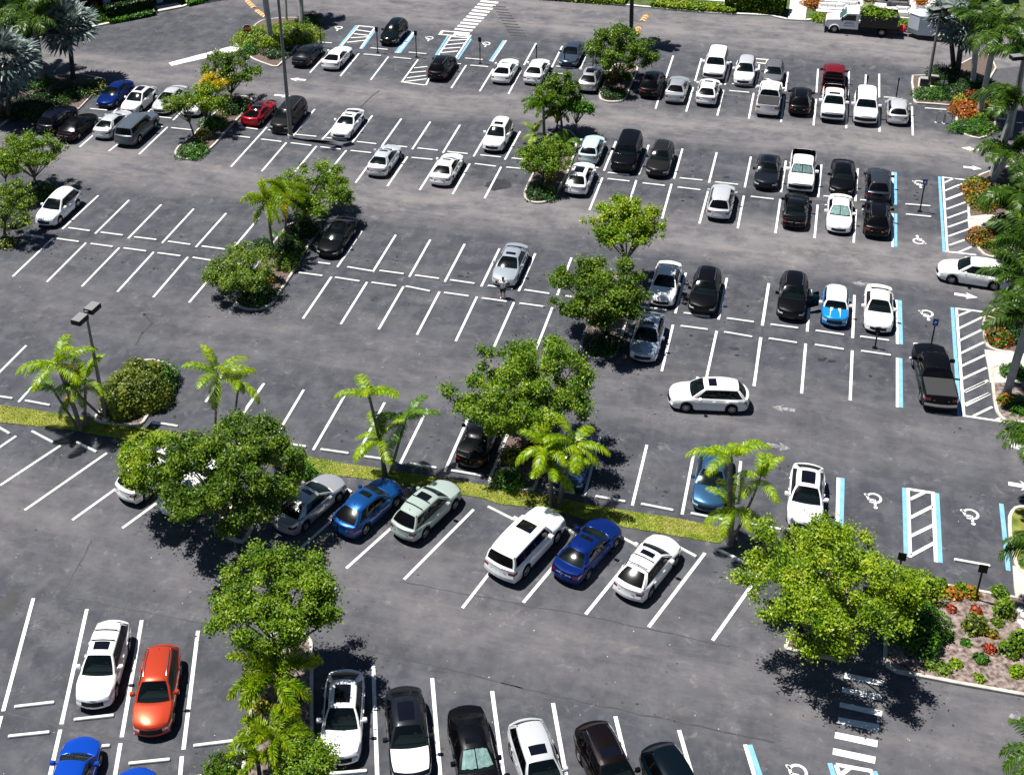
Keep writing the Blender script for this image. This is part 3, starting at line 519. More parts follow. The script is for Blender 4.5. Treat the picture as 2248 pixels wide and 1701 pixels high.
signpost(2, 0, (512, 548), (520, 385), 'thin black post in front of the blue grey sedan', sw=.14, sh=.3)
signpost(2, 0, (742, 560), (738, 430), 'thin black post against the oak left of the small island', sw=.14, sh=.3)
signpost(3, 0, (930, 745), (940, 612), 'thin black post behind the tall white SUV', sw=.16, sh=.3)
signpost(3, 0, (1175, 800), (1197, 630), 'thin black post behind the small silver hatchback', sw=.14, sh=.3)
signpost(3, 0, (1368, 165, 1), (1410, 1450), 'blue wheelchair sign post in the empty bay beside the upper hatched zone', 'blue')
signpost(3, 1, (1455, 1270), (1505, 1030), 'blue wheelchair sign post at the nose of the black pickup', 'blue')
signpost(3, 1, (1005, 1268), (1045, 1095), 'black sign post in front of the white sedan beside the blue line', sh=.4)
signpost(3, 3, (1815, 250), (1890, 1465, 2), 'black sign post in the gravel bed on the right, with its shadow', sw=.42, sh=.5)
signpost(3, 3, (1190, 60), (1232, 1372, 2), 'black sign post rising out of the big lime green tree', sw=.4, sh=.5)
signpost(3, 0, (1542, 790), (1578, 500), 'tall black post among the shrubs of the top right bed', sw=.18, sh=.7)
o = signpost(3, 0, (1543, 775), (1562, 662), 'small white sign on a short post in the top right bed', sw=.55, sh=.35); 
mb = MB(); z_ = max(v.co.z for v in o.children[1].data.vertices); mb.box(-.26, .26, -.10, -.092, z_-.33, z_-.02); mb.build('sign_face', SWHITE, o)
# stop sign
B = T(0, 0, 2010, 352); h, tp = up_from(B, TX[0]+1997*TS, 200*TS); o = thing('stop_sign', 'red octagonal stop sign on a dark post at the palm island', 'stop sign', B, radians(8))
mb = MB(); mb.tube([(0, .05, 0), (0, .05, h-.1)], .045, 8); mb.build('post', BMETAL, o)
R_ = .48; mb = MB(); oc = [(R_*cos(radians(22.5+45*k)), R_*sin(radians(22.5+45*k))) for k in range(8)]; oi = [(x*.93, y*.93) for x, y in oc]
zc = h-R_
mb.face([(x, -.01, zc+y) for x, y in oc]); mb.face([(x, .01, zc+y) for x, y in oc][::-1])
for i in range(8): a, b = oc[i-1], oc[i]; mb.face([(a[0], -.01, zc+a[1]), (b[0], -.01, zc+b[1]), (b[0], .01, zc+b[1]), (a[0], .01, zc+a[1])])
pl = mb.build('sign_border', SWHITE, o, sharp=0)
mb = MB(); mb.face([(x, -.016, zc+y) for x, y in oi]); mb.build('sign_face', SRED, o, sharp=0)
text('STOP', .36, SWHITE, o, (0, -.022, zc), (pi/2, 0, 0), 'lettering')
# lamp columns
LAMPT = mat('lamp housing top', (.20, .20, .20), .45)
def lamp(B, h, label, ang, r0=.11, double=True, col=None, hs=.52):
    o = thing('lamp_column', label, 'street lamp', B, ang, 'car park lamp columns')
    mb = MB(); mb.tube([(0, 0, 0), (0, 0, .35)], .24, 14); mb.build('footing', STOPM, o)
    mb = MB(); mb.tube([(0, 0, .3), (0, 0, h)], [r0*1.35, r0*.75], 10); mb.build('pole', col or GREYM, o)
    mb = MB(); mb.tube([(-.6, 0, h-.15), (.6, 0, h-.15)], .05, 6); mb.build('arm', GREYM, o)
    for s in ((-1, 1) if double else (1,)):
        mb = MB(); mb.box(s*(hs+.1)-.45, s*(hs+.1)+.45, -.33, .33, h-.32, h-.03, bev=.03); lh = mb.build('lamp_head', BLACK, o, sharp=20); mb = MB(); mb.box(s*(hs+.1)-.42, s*(hs+.1)+.42, -.30, .30, h-.029, h+.0, bev=.01); mb.build('housing_top', LAMPT, lh, sharp=20)
    return o
lamp(T(1, 0, 325, 1118), 13.4, 'tall grey lamp column rising past the dark minivan', .5, .14)
BL = N(234, 925); hh, _ = up_from(BL, 186, 683)
lamp(BL, hh, 'grey lamp column with two square heads behind the round shrub', TH-.1, .10)
BL = T(3, 0, 1432, 695); hh, _ = up_from(BL, TX[3]+1530*TS, 62*TS)
lamp(BL, hh, 'grey lamp column standing in the top right bed', .3, .12)
BL = N(2200, 352); hh, _ = up_from(BL, 2247, 120)
lamp(BL, hh, 'pale lamp column among the royal palms on the right edge', .1, .13)
# utility boxes
for k, (x, y, lb) in enumerate(((1392, 705, 'dark utility cabinet left of the lamp column footing'), (1478, 690, 'dark utility cabinet right of the lamp column footing'))):
    o = thing('utility_cabinet', lb, 'utility box', T(3, 0, x, y), aV); mb = MB(); mb.box(-.3, .3, -.25, .25, .1, .85, bev=.03); mb.build('cabinet', mat('dark cabinet', (.06, .065, .07), .5), o)
    mb = MB(); mb.box(-.34, .34, -.29, .29, .86, .92, bev=.02); mb.build('lid', mat('cabinet lid', (.3, .3, .3), .5), o); mb = MB(); mb.box(-.42, .42, -.36, .36, .0, .12, bev=.02); mb.build('plinth', STOPM, o)
slab('utility_pad', q(3, 0, (1360, 640), (1560, 650), (1520, 722), (1350, 712)), WALK, .14)
# bike rack
for k, (x, lb) in enumerate(((1532, 'left hoop of the grey bicycle rack in the corner bay'), (1590, 'right hoop of the grey bicycle rack in the corner bay'))):
    a, b = T(3, 0, x-17, 995+k*4), T(3, 0, x+17, 1000+k*4); m_ = (a+b)/2; d = b-a
    o = thing('bicycle_hoop', lb, 'bicycle rack', m_, math.atan2(d.y, d.x), 'bicycle hoops'); wd = .33; hh = 1.1
    pts = [(-wd, 0, 0)]+[(-wd*cos(t*pi/8), 0, hh-wd+wd*sin(t*pi/8)) for t in range(9)]+[(wd, 0, 0)]
    mb = MB(); mb.tube(pts, .045, 8); mb.build('hoop', mat('hoop steel', (.35, .37, .38), .3, metal=.6), o)
    for s in (-1, 1): mb = MB(); mb.tube([(s*wd, 0, 0), (s*wd, 0, .03)], .12, 10); mb.build('foot_plate', SWHITE, o)
# storm drains
for lb, cc, s_ in (('square storm drain grate at the top of the third bay row', (2, 0, 2100, 497), 1.0), ('rectangular storm drain grate beside the crossing', (1, 0, 1600, 272), 1.2)):
    o = thing('drain_grate', lb, 'drain grate', T(*cc), aV); mb = MB(); mb.box(-.75*s_, .75*s_, -.6, .6, .0, .012); mb.build('concrete_surround', STOPM, o); mb = MB()
    mb.box(-.5*s_, .5*s_, -.36, .36, .0, .018); f = mb.build('grate', mat('rusty iron', (.06, .045, .035), .7), o); mb = MB()
    for i in range(7): x = -.42*s_+i*.14*s_; mb.box(x, x+.05, -.33, .33, .0185, .03)
    mb.build('grate_bars', GREYM, o)
# speed bumps: black rubber with orange arrows
BUMPO = mat('orange reflective tape', (.75, .28, .04), .6); BUMPW = mat('cream reflective tape', (.75, .66, .42), .6); RUB = mat('black rubber', (.02, .02, .02), .7)
def bump(pts, label):
    P = [N(*p) for p in pts]
    for a, b, lb in zip(P[::2], P[1::2], label):
        d = b-a; L = d.length; o = thing('speed_bump', lb, 'speed bump', (a+b)/2, math.atan2(d.y, d.x), 'striped speed bumps')
        mb = MB(); prof = [(-.3, 0), (-.2, .05), (-.05, .075), (.05, .075), (.2, .05), (.3, 0)]
        for i in range(5): (y0, z0), (y1, z1) = prof[i], prof[i+1]; mb.face([(-L/2, y0, z0), (L/2, y0, z0), (L/2, y1, z1), (-L/2, y1, z1)])
        mb.face([(-L/2, y, z) for y, z in prof]); mb.face([(L/2, y, z) for y, z in prof][::-1]); mb.build('rubber_body', RUB, o, sharp=0)
        n = max(3, int(L/.55)); 
        for nm, m_, off in (('orange_band', BUMPO, 0), ('cream_band', BUMPW, .5)):
            mb = MB()
            for k in range(n):
                x = -L/2+(k+.12+off)*L/n; w_ = L/n*(.40 if off == 0 else .25)
                for i in range(5): (y0, z0), (y1, z1) = prof[i], prof[i+1]; s0, s1 = abs(y0)*.5, abs(y1)*.5; mb.face([(x+s0, y0, z0+.006), (x+w_+s0, y0, z0+.006), (x+w_+s1, y1, z1+.006), (x+s1, y1, z1+.006)])
            mb.build(nm, m_, o, sharp=0)
bump([(541, 0), (558, 17), (562, 22), (583, 37), (595, 43), (606, 54)], ['striped speed bump farthest up the road behind the palm trunks', 'middle striped speed bump between the palm trunks', 'striped speed bump nearest the palm island'])
bump([(1420, 33), (1410, 47), (1404, 59), (1394, 76)], ['upper striped speed bump right of the oak at the top', 'lower striped speed bump right of the oak at the top'])
# ------------------------------------------------------------------ cars
TYRE = mat('tyre rubber', (.007, .007, .008), .8, spec=.2); RIM = mat('alloy rim', (.42, .43, .44), .3, metal=.7); DKTRIM = mat('dark trim', (.005, .005, .006), .45, spec=.3)
CHROME = mat('chrome trim', (.75, .75, .76), .18, metal=1); HEADL = mat('headlight lens', (.55, .58, .60), .08, spec=1.0); TAILL = mat('red tail light', (.20, .005, .008), .15, coat=1)
INTER = mat('dark cabin', (.010, .010, .011), .8, spec=.2); SEAT = mat('grey seat fabric', (.17, .17, .175), .8); SEATL = mat('pale seat leather', (.42, .38, .33), .7); PLATE = mat('licence plate', (.62, .66, .66), .5)
SHADE = mat('silver sun shade', (.80, .88, .87), .45, vary=.3, vscale=5); AMBER = mat('warm light', (.6, .25, .03), .3); BEDM = mat('bed liner', (.008, .008, .009), .8); TONN = mat('grey tonneau vinyl', (.03, .03, .032), .6)
def glassmat(name, tint, alpha, col):
    m = bpy.data.materials.new(name); m.use_nodes = True; nt = m.node_tree; b = nt.nodes['Principled BSDF']; out = nt.nodes['Material Output']
    b.inputs['Base Color'].default_value = (*col, 1); b.inputs['Roughness'].default_value = .09; sock(b, 'Specular IOR Level', 'Specular').default_value = .8
    if alpha > 0:
        t = nt.nodes.new('ShaderNodeBsdfTransparent'); t.inputs[0].default_value = (*tint, 1); mx = nt.nodes.new('ShaderNodeMixShader'); mx.inputs[0].default_value = alpha
        nt.links.new(b.outputs[0], mx.inputs[1]); nt.links.new(t.outputs[0], mx.inputs[2]); nt.links.new(mx.outputs[0], out.inputs['Surface'])
    m.diffuse_color = (*col, 1); return m
GFRONT = glassmat('windscreen glass', (.66, .82, .80), .68, (.006, .012, .014)); GSIDE = glassmat('tinted window glass', (.3, .3, .3), .25, (.002, .002, .003)); GROOF = glassmat('roof glass', (.3, .3, .3), .0, (.003, .003, .006))
GREAR = glassmat('tinted rear glass', (.3, .3, .3), .12, (.003, .003, .004)); GREAR.node_tree.nodes['Principled BSDF'].inputs['Roughness'].default_value = .17; sock(GREAR.node_tree.nodes['Principled BSDF'], 'Specular IOR Level', 'Specular').default_value = .25
PC = {}
def paint(name, col, metal=0, rough=.32):
    if name not in PC: PC[name] = mat('car paint '+name, col, rough, metal, coat=.7 if max(col) > .2 else .28, spec=.12)
    return PC[name]
WH = ('white', (.80, .80, .80)); SI = ('silver', (.50, .51, .53), .55, .28); LSI = ('pale silver', (.60, .62, .64), .35, .3); BK = ('black', (.0025, .0025, .0035)); GR = ('dark grey', (.011, .014, .021), .2, .28)
MG = ('medium grey', (.17, .18, .19), .4, .3); BL1 = ('deep blue', (.003, .018, .13), .3, .25); BL2 = ('royal blue', (.004, .055, .40), .2, .25); BL3 = ('metallic blue', (.006, .06, .22), .35, .28); STB = ('steel blue', (.035, .10, .20), .45, .28)
RD = ('crimson', (.36, .006, .012), .2, .25); DR = ('dark red', (.16, .008, .012), .2, .3); OR = ('orange red', (.46, .050, .020), .3, .28); SG = ('sage green', (.33, .40, .37), .1, .35); BR = ('brown black', (.006, .0035, .0035), .2, .28); LB = ('ice blue', (.50, .63, .66), .1, .3)
NV = ('navy', (.003, .005, .016)); BG = ('blue grey', (.055, .08, .12), .45, .28); BZ = ('bronze grey', (.020, .019, .019), .3, .28); TL = ('dark teal', (.002, .006, .010), .2, .25); MB_ = ('bright blue', (.01, .22, .55), .1, .3)
DEF = dict(L=4.82, W=1.84, H=1.45, gc=.19, nose=.67, cowl=.95, belt=.92, deck=.99, tail=.93, xc=1.05, xw=.14, xr=-.98, xd=-1.82, wf=1.44, wr=-1.36, r=.34, wR=.34, clad=0, rake=.10)
TY_ = {
 'sedan': {}, 'coupe': dict(L=4.75, W=1.88, H=1.36, nose=.66, cowl=.90, belt=.90, deck=.95, tail=.90, xc=.78, xw=.02, xr=-.85, xd=-1.90, r=.35, wR=.34),
 'sport': dict(L=4.6, W=1.93, H=1.24, nose=.60, cowl=.86, belt=.86, deck=.98, tail=.90, xc=.75, xw=.0, xr=-.75, xd=-2.05, r=.35, wR=.38, wf=1.35, wr=-1.35),
 'suv': dict(L=4.68, W=1.87, H=1.72, gc=.24, nose=.80, cowl=1.07, belt=1.05, deck=1.08, tail=1.02, xc=1.04, xw=.26, xr=-1.60, xd=-2.13, wf=1.40, wr=-1.32, r=.37, wR=.31, clad=1),
 'cross': dict(L=4.6, W=1.87, H=1.63, gc=.22, nose=.76, cowl=1.02, belt=1.01, deck=1.07, tail=1.00, xc=1.02, xw=.20, xr=-1.22, xd=-2.05, wf=1.38, wr=-1.30, r=.37, wR=.33, clad=1),
 'big': dict(L=5.25, W=2.02, H=1.88, gc=.28, nose=1.0, cowl=1.20, belt=1.18, deck=1.2, tail=1.16, xc=1.12, xw=.66, xr=-2.22, xd=-2.46, wf=1.58, wr=-1.42, r=.41, wR=.25, clad=0),
 'van': dict(L=5.1, W=1.98, H=1.74, gc=.2, nose=.84, cowl=1.10, belt=1.06, deck=1.1, tail=1.05, xc=1.42, xw=.66, xr=-2.15, xd=-2.42, wf=1.60, wr=-1.45, r=.36, wR=.26),
 'hatch': dict(L=4.15, W=1.79, H=1.54, gc=.2, nose=.78, cowl=.99, belt=.96, deck=1.03, tail=.98, xc=.95, xw=.25, xr=-1.40, xd=-1.90, wf=1.26, wr=-1.26, r=.34, wR=.27),
 'mini': dict(L=3.85, W=1.73, H=1.43, gc=.18, nose=.80, cowl=.95, belt=.92, deck=.95, tail=.93, xc=.78, xw=.42, xr=-1.45, xd=-1.80, wf=1.22, wr=-1.22, r=.32, wR=.24, rake=.04),
 'pickup': dict(L=5.75, W=2.02, H=1.92, gc=.33, nose=1.06, cowl=1.22, belt=1.20, deck=1.28, tail=1.26, xc=1.35, xw=.86, xr=-.72, xd=-.92, wf=1.82, wr=-1.75, r=.42, wR=.26),
}
MESH = {}
def car_meshes(typ, opts):
    key = (typ, opts)
    if key in MESH: return MESH[key]
    P = dict(DEF); P.update(TY_[typ]); O = set(opts); L, W, H = P['L'], P['W'], P['H']; hl = L/2; hw = W/2
    parts = {}
    def mb(n, s=0): return parts.setdefault((n, s), MB())
    pick = typ == 'pickup'
    def ztop(x):
        if x > P['xc']:
            t = (x-P['xc'])/(hl-P['xc']); return P['cowl']+(P['nose']-P['cowl'])*(.55*t+.45*t**2.6)
        if x > P['xd']: return P['belt']+(P['cowl']-P['belt'])*max(0, (x-P['xc']+.4)/.4)
        t = (P['xd']-x)/(hl+P['xd']+1e-6); return P['deck']+(P['tail']-P['deck'])*t**1.5
    def wid(x):
        k = 1.0
        e = hl-abs(x); a = .95 if not pick else .5
        if e < a: k -= (.15 if x > 0 else .13)*(1 if typ != 'big' and not pick else .6)*(1-e/a)**2.2
        return hw*k
    def warp(p):
        x, y, z = p; s = (abs(y)/hw)**2; t = x/hl
        f = .22 if t > 0 else .19
        u = min(1, max(0, (x+.7)/1.4)); u = u*u*(3-2*u); bow = (-.07+.18*u)*(1-s)
        if pick: f *= .5
        if typ == 'big': f *= .7
        return (x-f*t**3*s+bow*(.6 if pick else 1), y, z)
    R = P['r']+.055
    xs = {-hl, -hl+.05, -hl+.16, -hl+.34, hl-.34, hl-.16, hl-.05, hl, P['xd'], P['xc'], .5*(P['xc']+P['xd'])}
    for wx in (P['wf'], P['wr']):
        for k in range(9): xs.add(round(wx-R*cos(pi*k/8), 4))
    d0, d1, d2 = P['wf']-R-.08, (P['xc']+P['xr'])/2-.12, P['wr']+.10
    if typ in ('coupe', 'sport', 'mini'): d1 = P['wr']+R+.05
    if pick: d2 = P['xr']-.05
    xs |= {d0, d1}
    if not pick: xs.add(d2)
    for k in range(1, 6): xs.add(P['xc']+(hl-P['xc'])*k/6)
    xs = sorted(xs); X = [xs[0]]
    for x in xs[1:]:
        if x-X[-1] > .02 or x in (P['xd'], P['xc'], d1): X.append(x)
    FR = (0, .20, .42, .64, .86, 1.0); YO = (.95, .985, 1.0, .992, .968, .925)
    def sec(x):
        w_ = wid(x); zt = ztop(x); zs = zt-.035; zb = P['gc']
        if abs(x) > hl-.5: zb += .05*(abs(x)-(hl-.5))/.5
        for wx in (P['wf'], P['wr']):
            if abs(x-wx) < R: zb = max(zb, P['r']+math.sqrt(max(0, R*R-(x-wx)**2)))
        zb = min(zb, zs-.18)
        dx = [0]*6
        e = hl-abs(x); sgn = 1 if x > 0 else -1
        if e < .2:
            b = (1-e/.2); dx = [-.10*b*sgn, -.0*b*sgn, .0, -.045*b*sgn, -.075*b*sgn, -.12*b*sgn]
            if sgn < 0 and typ in ('suv', 'big', 'van', 'hatch', 'mini', 'cross'): dx = [.10*b, 0, .0, .04*b, .06*b, .07*b]
            if pick: dx = [v*.4 for v in dx]
        side = [(x+dx[i], w_*YO[i], zb+FR[i]*(zs-zb)) for i in range(6)]
        cr = .05 if x > P['xc'] else .02
        top = [(x+dx[5], w_*.895, zt-.005), (x+dx[5]*.9, w_*.62, zt+cr*.55), (x+dx[5]*.8, w_*.32, zt+cr*.9), (x+dx[5]*.8, 0, zt+cr)]
        return side, top
    S = [sec(x) for x in X]
    def quad(m, pts, flip):
        pts = [warp(p) for p in pts]; m.face(pts if not flip else [(a, -b, c) for a, b, c in pts][::-1])
    bedx0, bedx1 = -hl+.10, P['xd']-.08
    for i in range(len(X)-1):
        xa, xb = X[i], X[i+1]; xm = (xa+xb)/2; (sa, ta), (sb, tb) = S[i], S[i+1]
        for s, fl in ((0, False), (1, True)):
            for j in range(5):
                nm = 'body'; si = 0
                if xm > hl-.26 and j == 3: nm, si = 'headlight', s
                elif False: pass
                elif xm < -hl+.26 and j == 3: nm, si = 'tail_light', s
                elif xm < -hl+.05 and j in (2,) and typ in ('suv', 'big', 'van', 'hatch'): nm, si = 'tail_light', s
                elif P['clad'] and j == 0 and 'noclad' not in O: nm = 'lower_cladding'
                elif d1 < xm < d0 and j >= 1: nm, si = 'front_door', s
                elif d2 < xm < d1 and typ not in ('coupe', 'sport', 'mini') and not (xm < P['wr']+R and j < 3): nm, si = 'rear_door', s
                quad(mb(nm, si), [sa[j], sb[j], sb[j+1], sa[j+1]], not fl)
            tops_a = [sa[5]]+ta; tops_b = [sb[5]]+tb
            for j in range(4):
                if pick and xm < bedx1 and xm > bedx0 and j >= 1: continue
                if P['xd'] < xm < P['xc'] and j >= 1: nm = 'cabin_interior'
                elif xm > P['xc'] and j >= 1 and xm < hl-.16: nm = 'bonnet'
                elif xm < P['xd'] and j >= 1 and not pick: nm = 'boot_lid'
                else: nm = 'body'
                quad(mb(nm), [tops_a[j], tops_b[j], tops_b[j+1], tops_a[j+1]], not fl)
    # end panels
    for end in (0, -1):
        sd, tp = S[end]; front = end == -1; sg = 1 if front else -1
        cols = [1.0]+[t[1]/sd[5][1] for t in tp]
        for s, fl in ((0, False), (1, True)):
            for j in range(5):
                for k in range(4):
                    def pt(jj, kk):
                        if jj == 5 and kk > 0: return tp[kk-1]
                        x, y, z = sd[jj]; bulge = 0
                        return (x+bulge, y*cols[kk], z)
                    nm = 'body'; si = 0
                    if front:
                        if j == 3: nm, si = ('headlight', s) if (k < 2 and not (k == 1 and typ in ('big', 'pickup'))) else ('grille', 0)
                        if j == 2: nm, si = ('grille', 0) if k >= 2 or (k == 1 and typ in ('big', 'pickup')) else ('body', 0)
                        if j == 0: nm = 'lower_grille'
                        if 'ev' in O and nm in ('grille',): nm = 'body'
                    else:
                        if j == 3: nm, si = ('tail_light', s) if k < 2 else ('tailgate', 0)
                        elif j == 2: nm, si = ('tail_light', s) if k == 0 and typ in ('suv', 'big', 'van', 'hatch', 'pickup', 'cross') else ('tailgate', 0)
                        elif j == 4: nm = 'tailgate'
                        elif j == 1 and P['clad']: nm = 'body'
                        elif j == 0: nm = 'rear_bumper'
                        if j == 1 and typ == 'pickup': nm = 'chrome_bumper'
                    quad(mb(nm, si), [pt(j, k), pt(j, k+1), pt(j+1, k+1), pt(j+1, k)], (fl == front))
    # greenhouse
    zr = H; xcr = (P['xw']+P['xr'])/2; hx = (P['xw']-P['xr'])/2
    def Bt(x): return wid(x)*.895
    def roofz(x, yn):
        t = (x-xcr)/hx; return zr-(.05 if t > 0 else .075)*abs(t)**2.2-(.05 if t < 0 and typ in ('coupe', 'sport', 'cross') else 0)*max(0, -t)**2-.045*yn*yn-.035*yn**8
    wRf = hw-P['wR']
    NX = 9; rx = [P['xr']+(P['xw']-P['xr'])*k/NX for k in range(NX+1)]; ry = (0, .30, .62, .86, 1.0)
    sx0, sx1 = -9, -9
    if 'pano' in O: sx0, sx1 = rx[2], rx[8]
    elif 'sun' in O: sx0, sx1 = rx[6], rx[8]
    elif 'glassroof' in O: sx0, sx1 = rx[0], rx[9]
    def rp(x, yn): 
        tt = (x-xcr)/hx; return (x, wRf*yn*(1-(.05*tt**2 if tt > 0 else (.13 if typ != 'big' and not pick else .05)*tt*tt)), roofz(x, yn))
    for k in range(NX):
        for j in range(4):
            for fl in (False, True):
                nm = 'roof_glass' if (sx0-.01 <= rx[k] and rx[k+1] <= sx1+.01 and j < 2 and ('glassroof' in O or j < 2)) else 'roof'
                if 'glassroof' in O and j < 3: nm = 'roof_glass'
                quad(mb(nm), [rp(rx[k], ry[j]), rp(rx[k+1], ry[j]), rp(rx[k+1], ry[j+1]), rp(rx[k], ry[j+1])], fl)
    # side glass
    zb_ = lambda x: ztop(x)-.005
    xA0, xA1, xC0, xC1 = P['xc'], P['xw'], P['xd'], P['xr']
    two = typ in ('coupe', 'sport', 'mini'); 
    brk = {True: [0, .07, .56, .62, .90, 1], False: [0, .06, .44, .48, .80, 1]}[two]
    kind = ['p', 'w', 'p', 'w', 'p']
    if typ in ('suv', 'big', 'van', 'cross', 'hatch'): brk = [0, .055, .40, .435, .70, .735, .955, 1]; kind = ['p', 'w', 'p', 'w', 'p', 'w', 'p']
    if typ in ('hatch', 'cross'): brk[5:7] = [.74, .90]
    if pick: brk = [0, .08, .50, .54, .91, 1]; kind = ['p', 'w', 'p', 'w', 'p']
    def bt(s): x = xA0+(xC0-xA0)*s; return Vector((x, Bt(x), zb_(x)))
    def tp_(s): x = xA1+(xC1-xA1)*s; return Vector(rp(x, 1.0))
    hs = (0, .06, .5, .90, 1)
    wn = 0
    for k in range(len(brk)-1):
        n = 3 if kind[k] == 'w' else 1
        for u in range(n):
            s0 = brk[k]+(brk[k+1]-brk[k])*u/n; s1 = brk[k]+(brk[k+1]-brk[k])*(u+1)/n
            for h in range(4):
                glass = kind[k] == 'w' and h in (1, 2)
                def pp(s, hh): 
                    p = bt(s).lerp(tp_(s), hh); p.y += .035*sin(pi*hh); return tuple(p)
                for si, fl in ((0, False), (1, True)):
                    nm = (('side_window', si*10+k) if glass else (('door_pillar', si*10+k) if kind[k] == 'p' and 0 < k < len(kind)-1 and h in (1, 2) else ('roof', 0)))
                    quad(mb(*nm), [pp(s0, hs[h]), pp(s1, hs[h]), pp(s1, hs[h+1]), pp(s0, hs[h+1])], not fl)
    # windscreen and rear window
    for which in ('f', 'r'):
        cols = (0, .3, .62, .90, 1.0)
        for j in range(4):
            for h in range(5):
                hh0, hh1 = ((0, .05, .35, .65, .94, 1)[h], (0, .05, .35, .65, .94, 1)[h+1])
                def pp(yn, hh):
                    if which == 'f': a = Vector((xA0, Bt(xA0)*yn, zb_(xA0)+(.055-.055*yn*yn))); b = Vector(rp(xA1, yn))
                    else: a = Vector((xC0, Bt(xC0)*yn, zb_(xC0)+(.02-.02*yn*yn))); b = Vector(rp(xC1, yn))
                    p = a.lerp(b, hh); p.z += .03*sin(pi*hh); p.y += .035*sin(pi*hh)*yn; return tuple(p)
                gl = j < 3 and 1 <= h <= 3
                if which == 'f': gl = j < 3 and h <= 3
                for fl in (False, True):
                    nm = ('windscreen' if which == 'f' else 'rear_window') if gl else 'roof'
                    quad(mb(nm), [pp(cols[j], hh0), pp(cols[j+1], hh0), pp(cols[j+1], hh1), pp(cols[j], hh1)], (not fl) if which == 'f' else fl)
    # bed of a pickup
    if pick:
        m = mb('cargo_bed'); zt = P['deck']; yb = hw*.86; zf = zt-.55
        if 'tonneau' in O: mb('tonneau_cover').box(bedx0+.02, bedx1-.0, -yb, yb, zt-.04, zt+.03, bev=.02)
        else:
            for p in ([(bedx0, -yb, zf), (bedx1, -yb, zf), (bedx1, yb, zf), (bedx0, yb, zf)], [(bedx0, -yb, zf), (bedx0, -yb, zt), (bedx1, -yb, zt), (bedx1, -yb, zf)], [(bedx0, yb, zf), (bedx1, yb, zf), (bedx1, yb, zt), (bedx0, yb, zt)], [(bedx0, -yb, zf), (bedx0, yb, zf), (bedx0, yb, zt), (bedx0, -yb, zt)], [(bedx1, -yb, zf), (bedx1, -yb, zt), (bedx1, yb, zt), (bedx1, yb, zf)]): m.face(p)
            for k in range(7): y = -yb+.15+k*(2*yb-.3)/6; m.box(bedx0+.05, bedx1-.05, y-.04, y+.04, zf+.005, zf+.03)
            if 'rack' in O:
                r_ = mb('cargo_rack')
                for x in (bedx1-.1, (bedx0+bedx1)/2, bedx0+.1): r_.tube([(x, -yb-.05, zt), (x, -yb-.05, zt+.35), (x, yb+.05, zt+.35), (x, yb+.05, zt)], .04, 6)
                for y in (-yb-.05, yb+.05): r_.tube([(bedx0+.1, y, zt+.35), (bedx1-.1, y, zt+.35)], .04, 6)
    # underbody, seats, dash
    u = mb('underbody'); u.box(-hl+.25, hl-.25, -hw*.72, hw*.72, P['gc']+.02, P['gc']+.26)
    u.box(P['wf']-R+.02, P['wf']+R-.02, -hw*.93, hw*.93, P['gc']+.22, P['r']+R-.06); u.box(P['wr']-R+.02, P['wr']+R-.02, -hw*.93, hw*.93, P['gc']+.22, P['r']+R-.06)
    s = mb('seats'); zB = P['belt']
    for y in (-.37*hw/.92, .37*hw/.92):
        s.box(P['xw']-.55, P['xw']-.35, y-.24, y+.24, zB-.05, zB+(H-zB)*.50, bev=.05); s.box(P['xw']-.50, P['xw']-.38, y-.12, y+.12, zB+(H-zB)*.50, zB+(H-zB)*.78, bev=.03)
    if not pick or True: xb_ = max(P['xr']+.25, P['xw']-1.5); s.box(xb_, xb_+.18, -hw*.68, hw*.68, zB-.05, zB+(H-zB)*.42, bev=.05)
    d = mb('dashboard'); d.box(P['xc']-.42, P['xc']-.12, -hw*.78, hw*.78, zB+.005, zB+.06, bev=.03); d.tube([(P['xc']-.50, .37+.17*cos(t*pi/6), zB+.10+.15*sin(t*pi/6)) for t in range(13)], .014, 5)
    if 'shade' in O: 
        m = mb('sun_shade'); 
        for a, b in ((-1, -.04), (.04, 1)):
            for k in range(4):
                y0, y1 = a+(b-a)*k/4, a+(b-a)*(k+1)/4
                def sp_(yn, hh): p = Vector((xA0-.12, Bt(xA0)*yn*.86, P['cowl']+.03)).lerp(Vector((xA1-.02, wRf*yn*.86, roofz(xA1, yn)-.04)), hh); return warp((p.x-(.03 if k % 2 else 0), p.y, p.z))
                m.face([sp_(y0, .02), sp_(y1, .02), sp_(y1, .95), sp_(y0, .95)])
    # mirrors, plates, rails, fin
    for sg in (1, -1):
        m = mb('mirror', sg); x = P['xc']-.42; y = sg*(wid(x)+.10); z = ztop(x)+.07; b_ = .13 if not (pick or typ == 'big') else .17
        m.box(x-.10, x+.08, y-.11*b_/.13, y+.11*b_/.13, z-.08, z+.09*b_/.13, bev=.03); m.tube([(x, sg*(wid(x)-.08), z-.06), (x, y, z-.04)], .03, 6)
        if 'rails' in O:
            m = mb('roof_rail', sg); yr = wRf*.86
            pts = []
            for k in range(9): xx = P['xr']+.12+(P['xw']-P['xr']-.30)*k/8; tt_ = (xx-xcr)/hx; pts.append((xx, sg*yr*(1-.13*tt_*tt_ if tt_ < 0 else 1), roofz(xx, .86)+(.045 if 0 < k < 8 else .0)))
            m.tube(pts, .024, 6)
        if 'bars' in O:
            pass
    if 'bars' in O:
        for xx in (P['xw']-.72, P['xw']-1.35): r_ = mb('roof_bar', int(xx*10)); r_.tube([(xx, -wRf*.92, H-.0), (xx, 0, H+.04), (xx, wRf*.92, H-.0)], .025, 6)
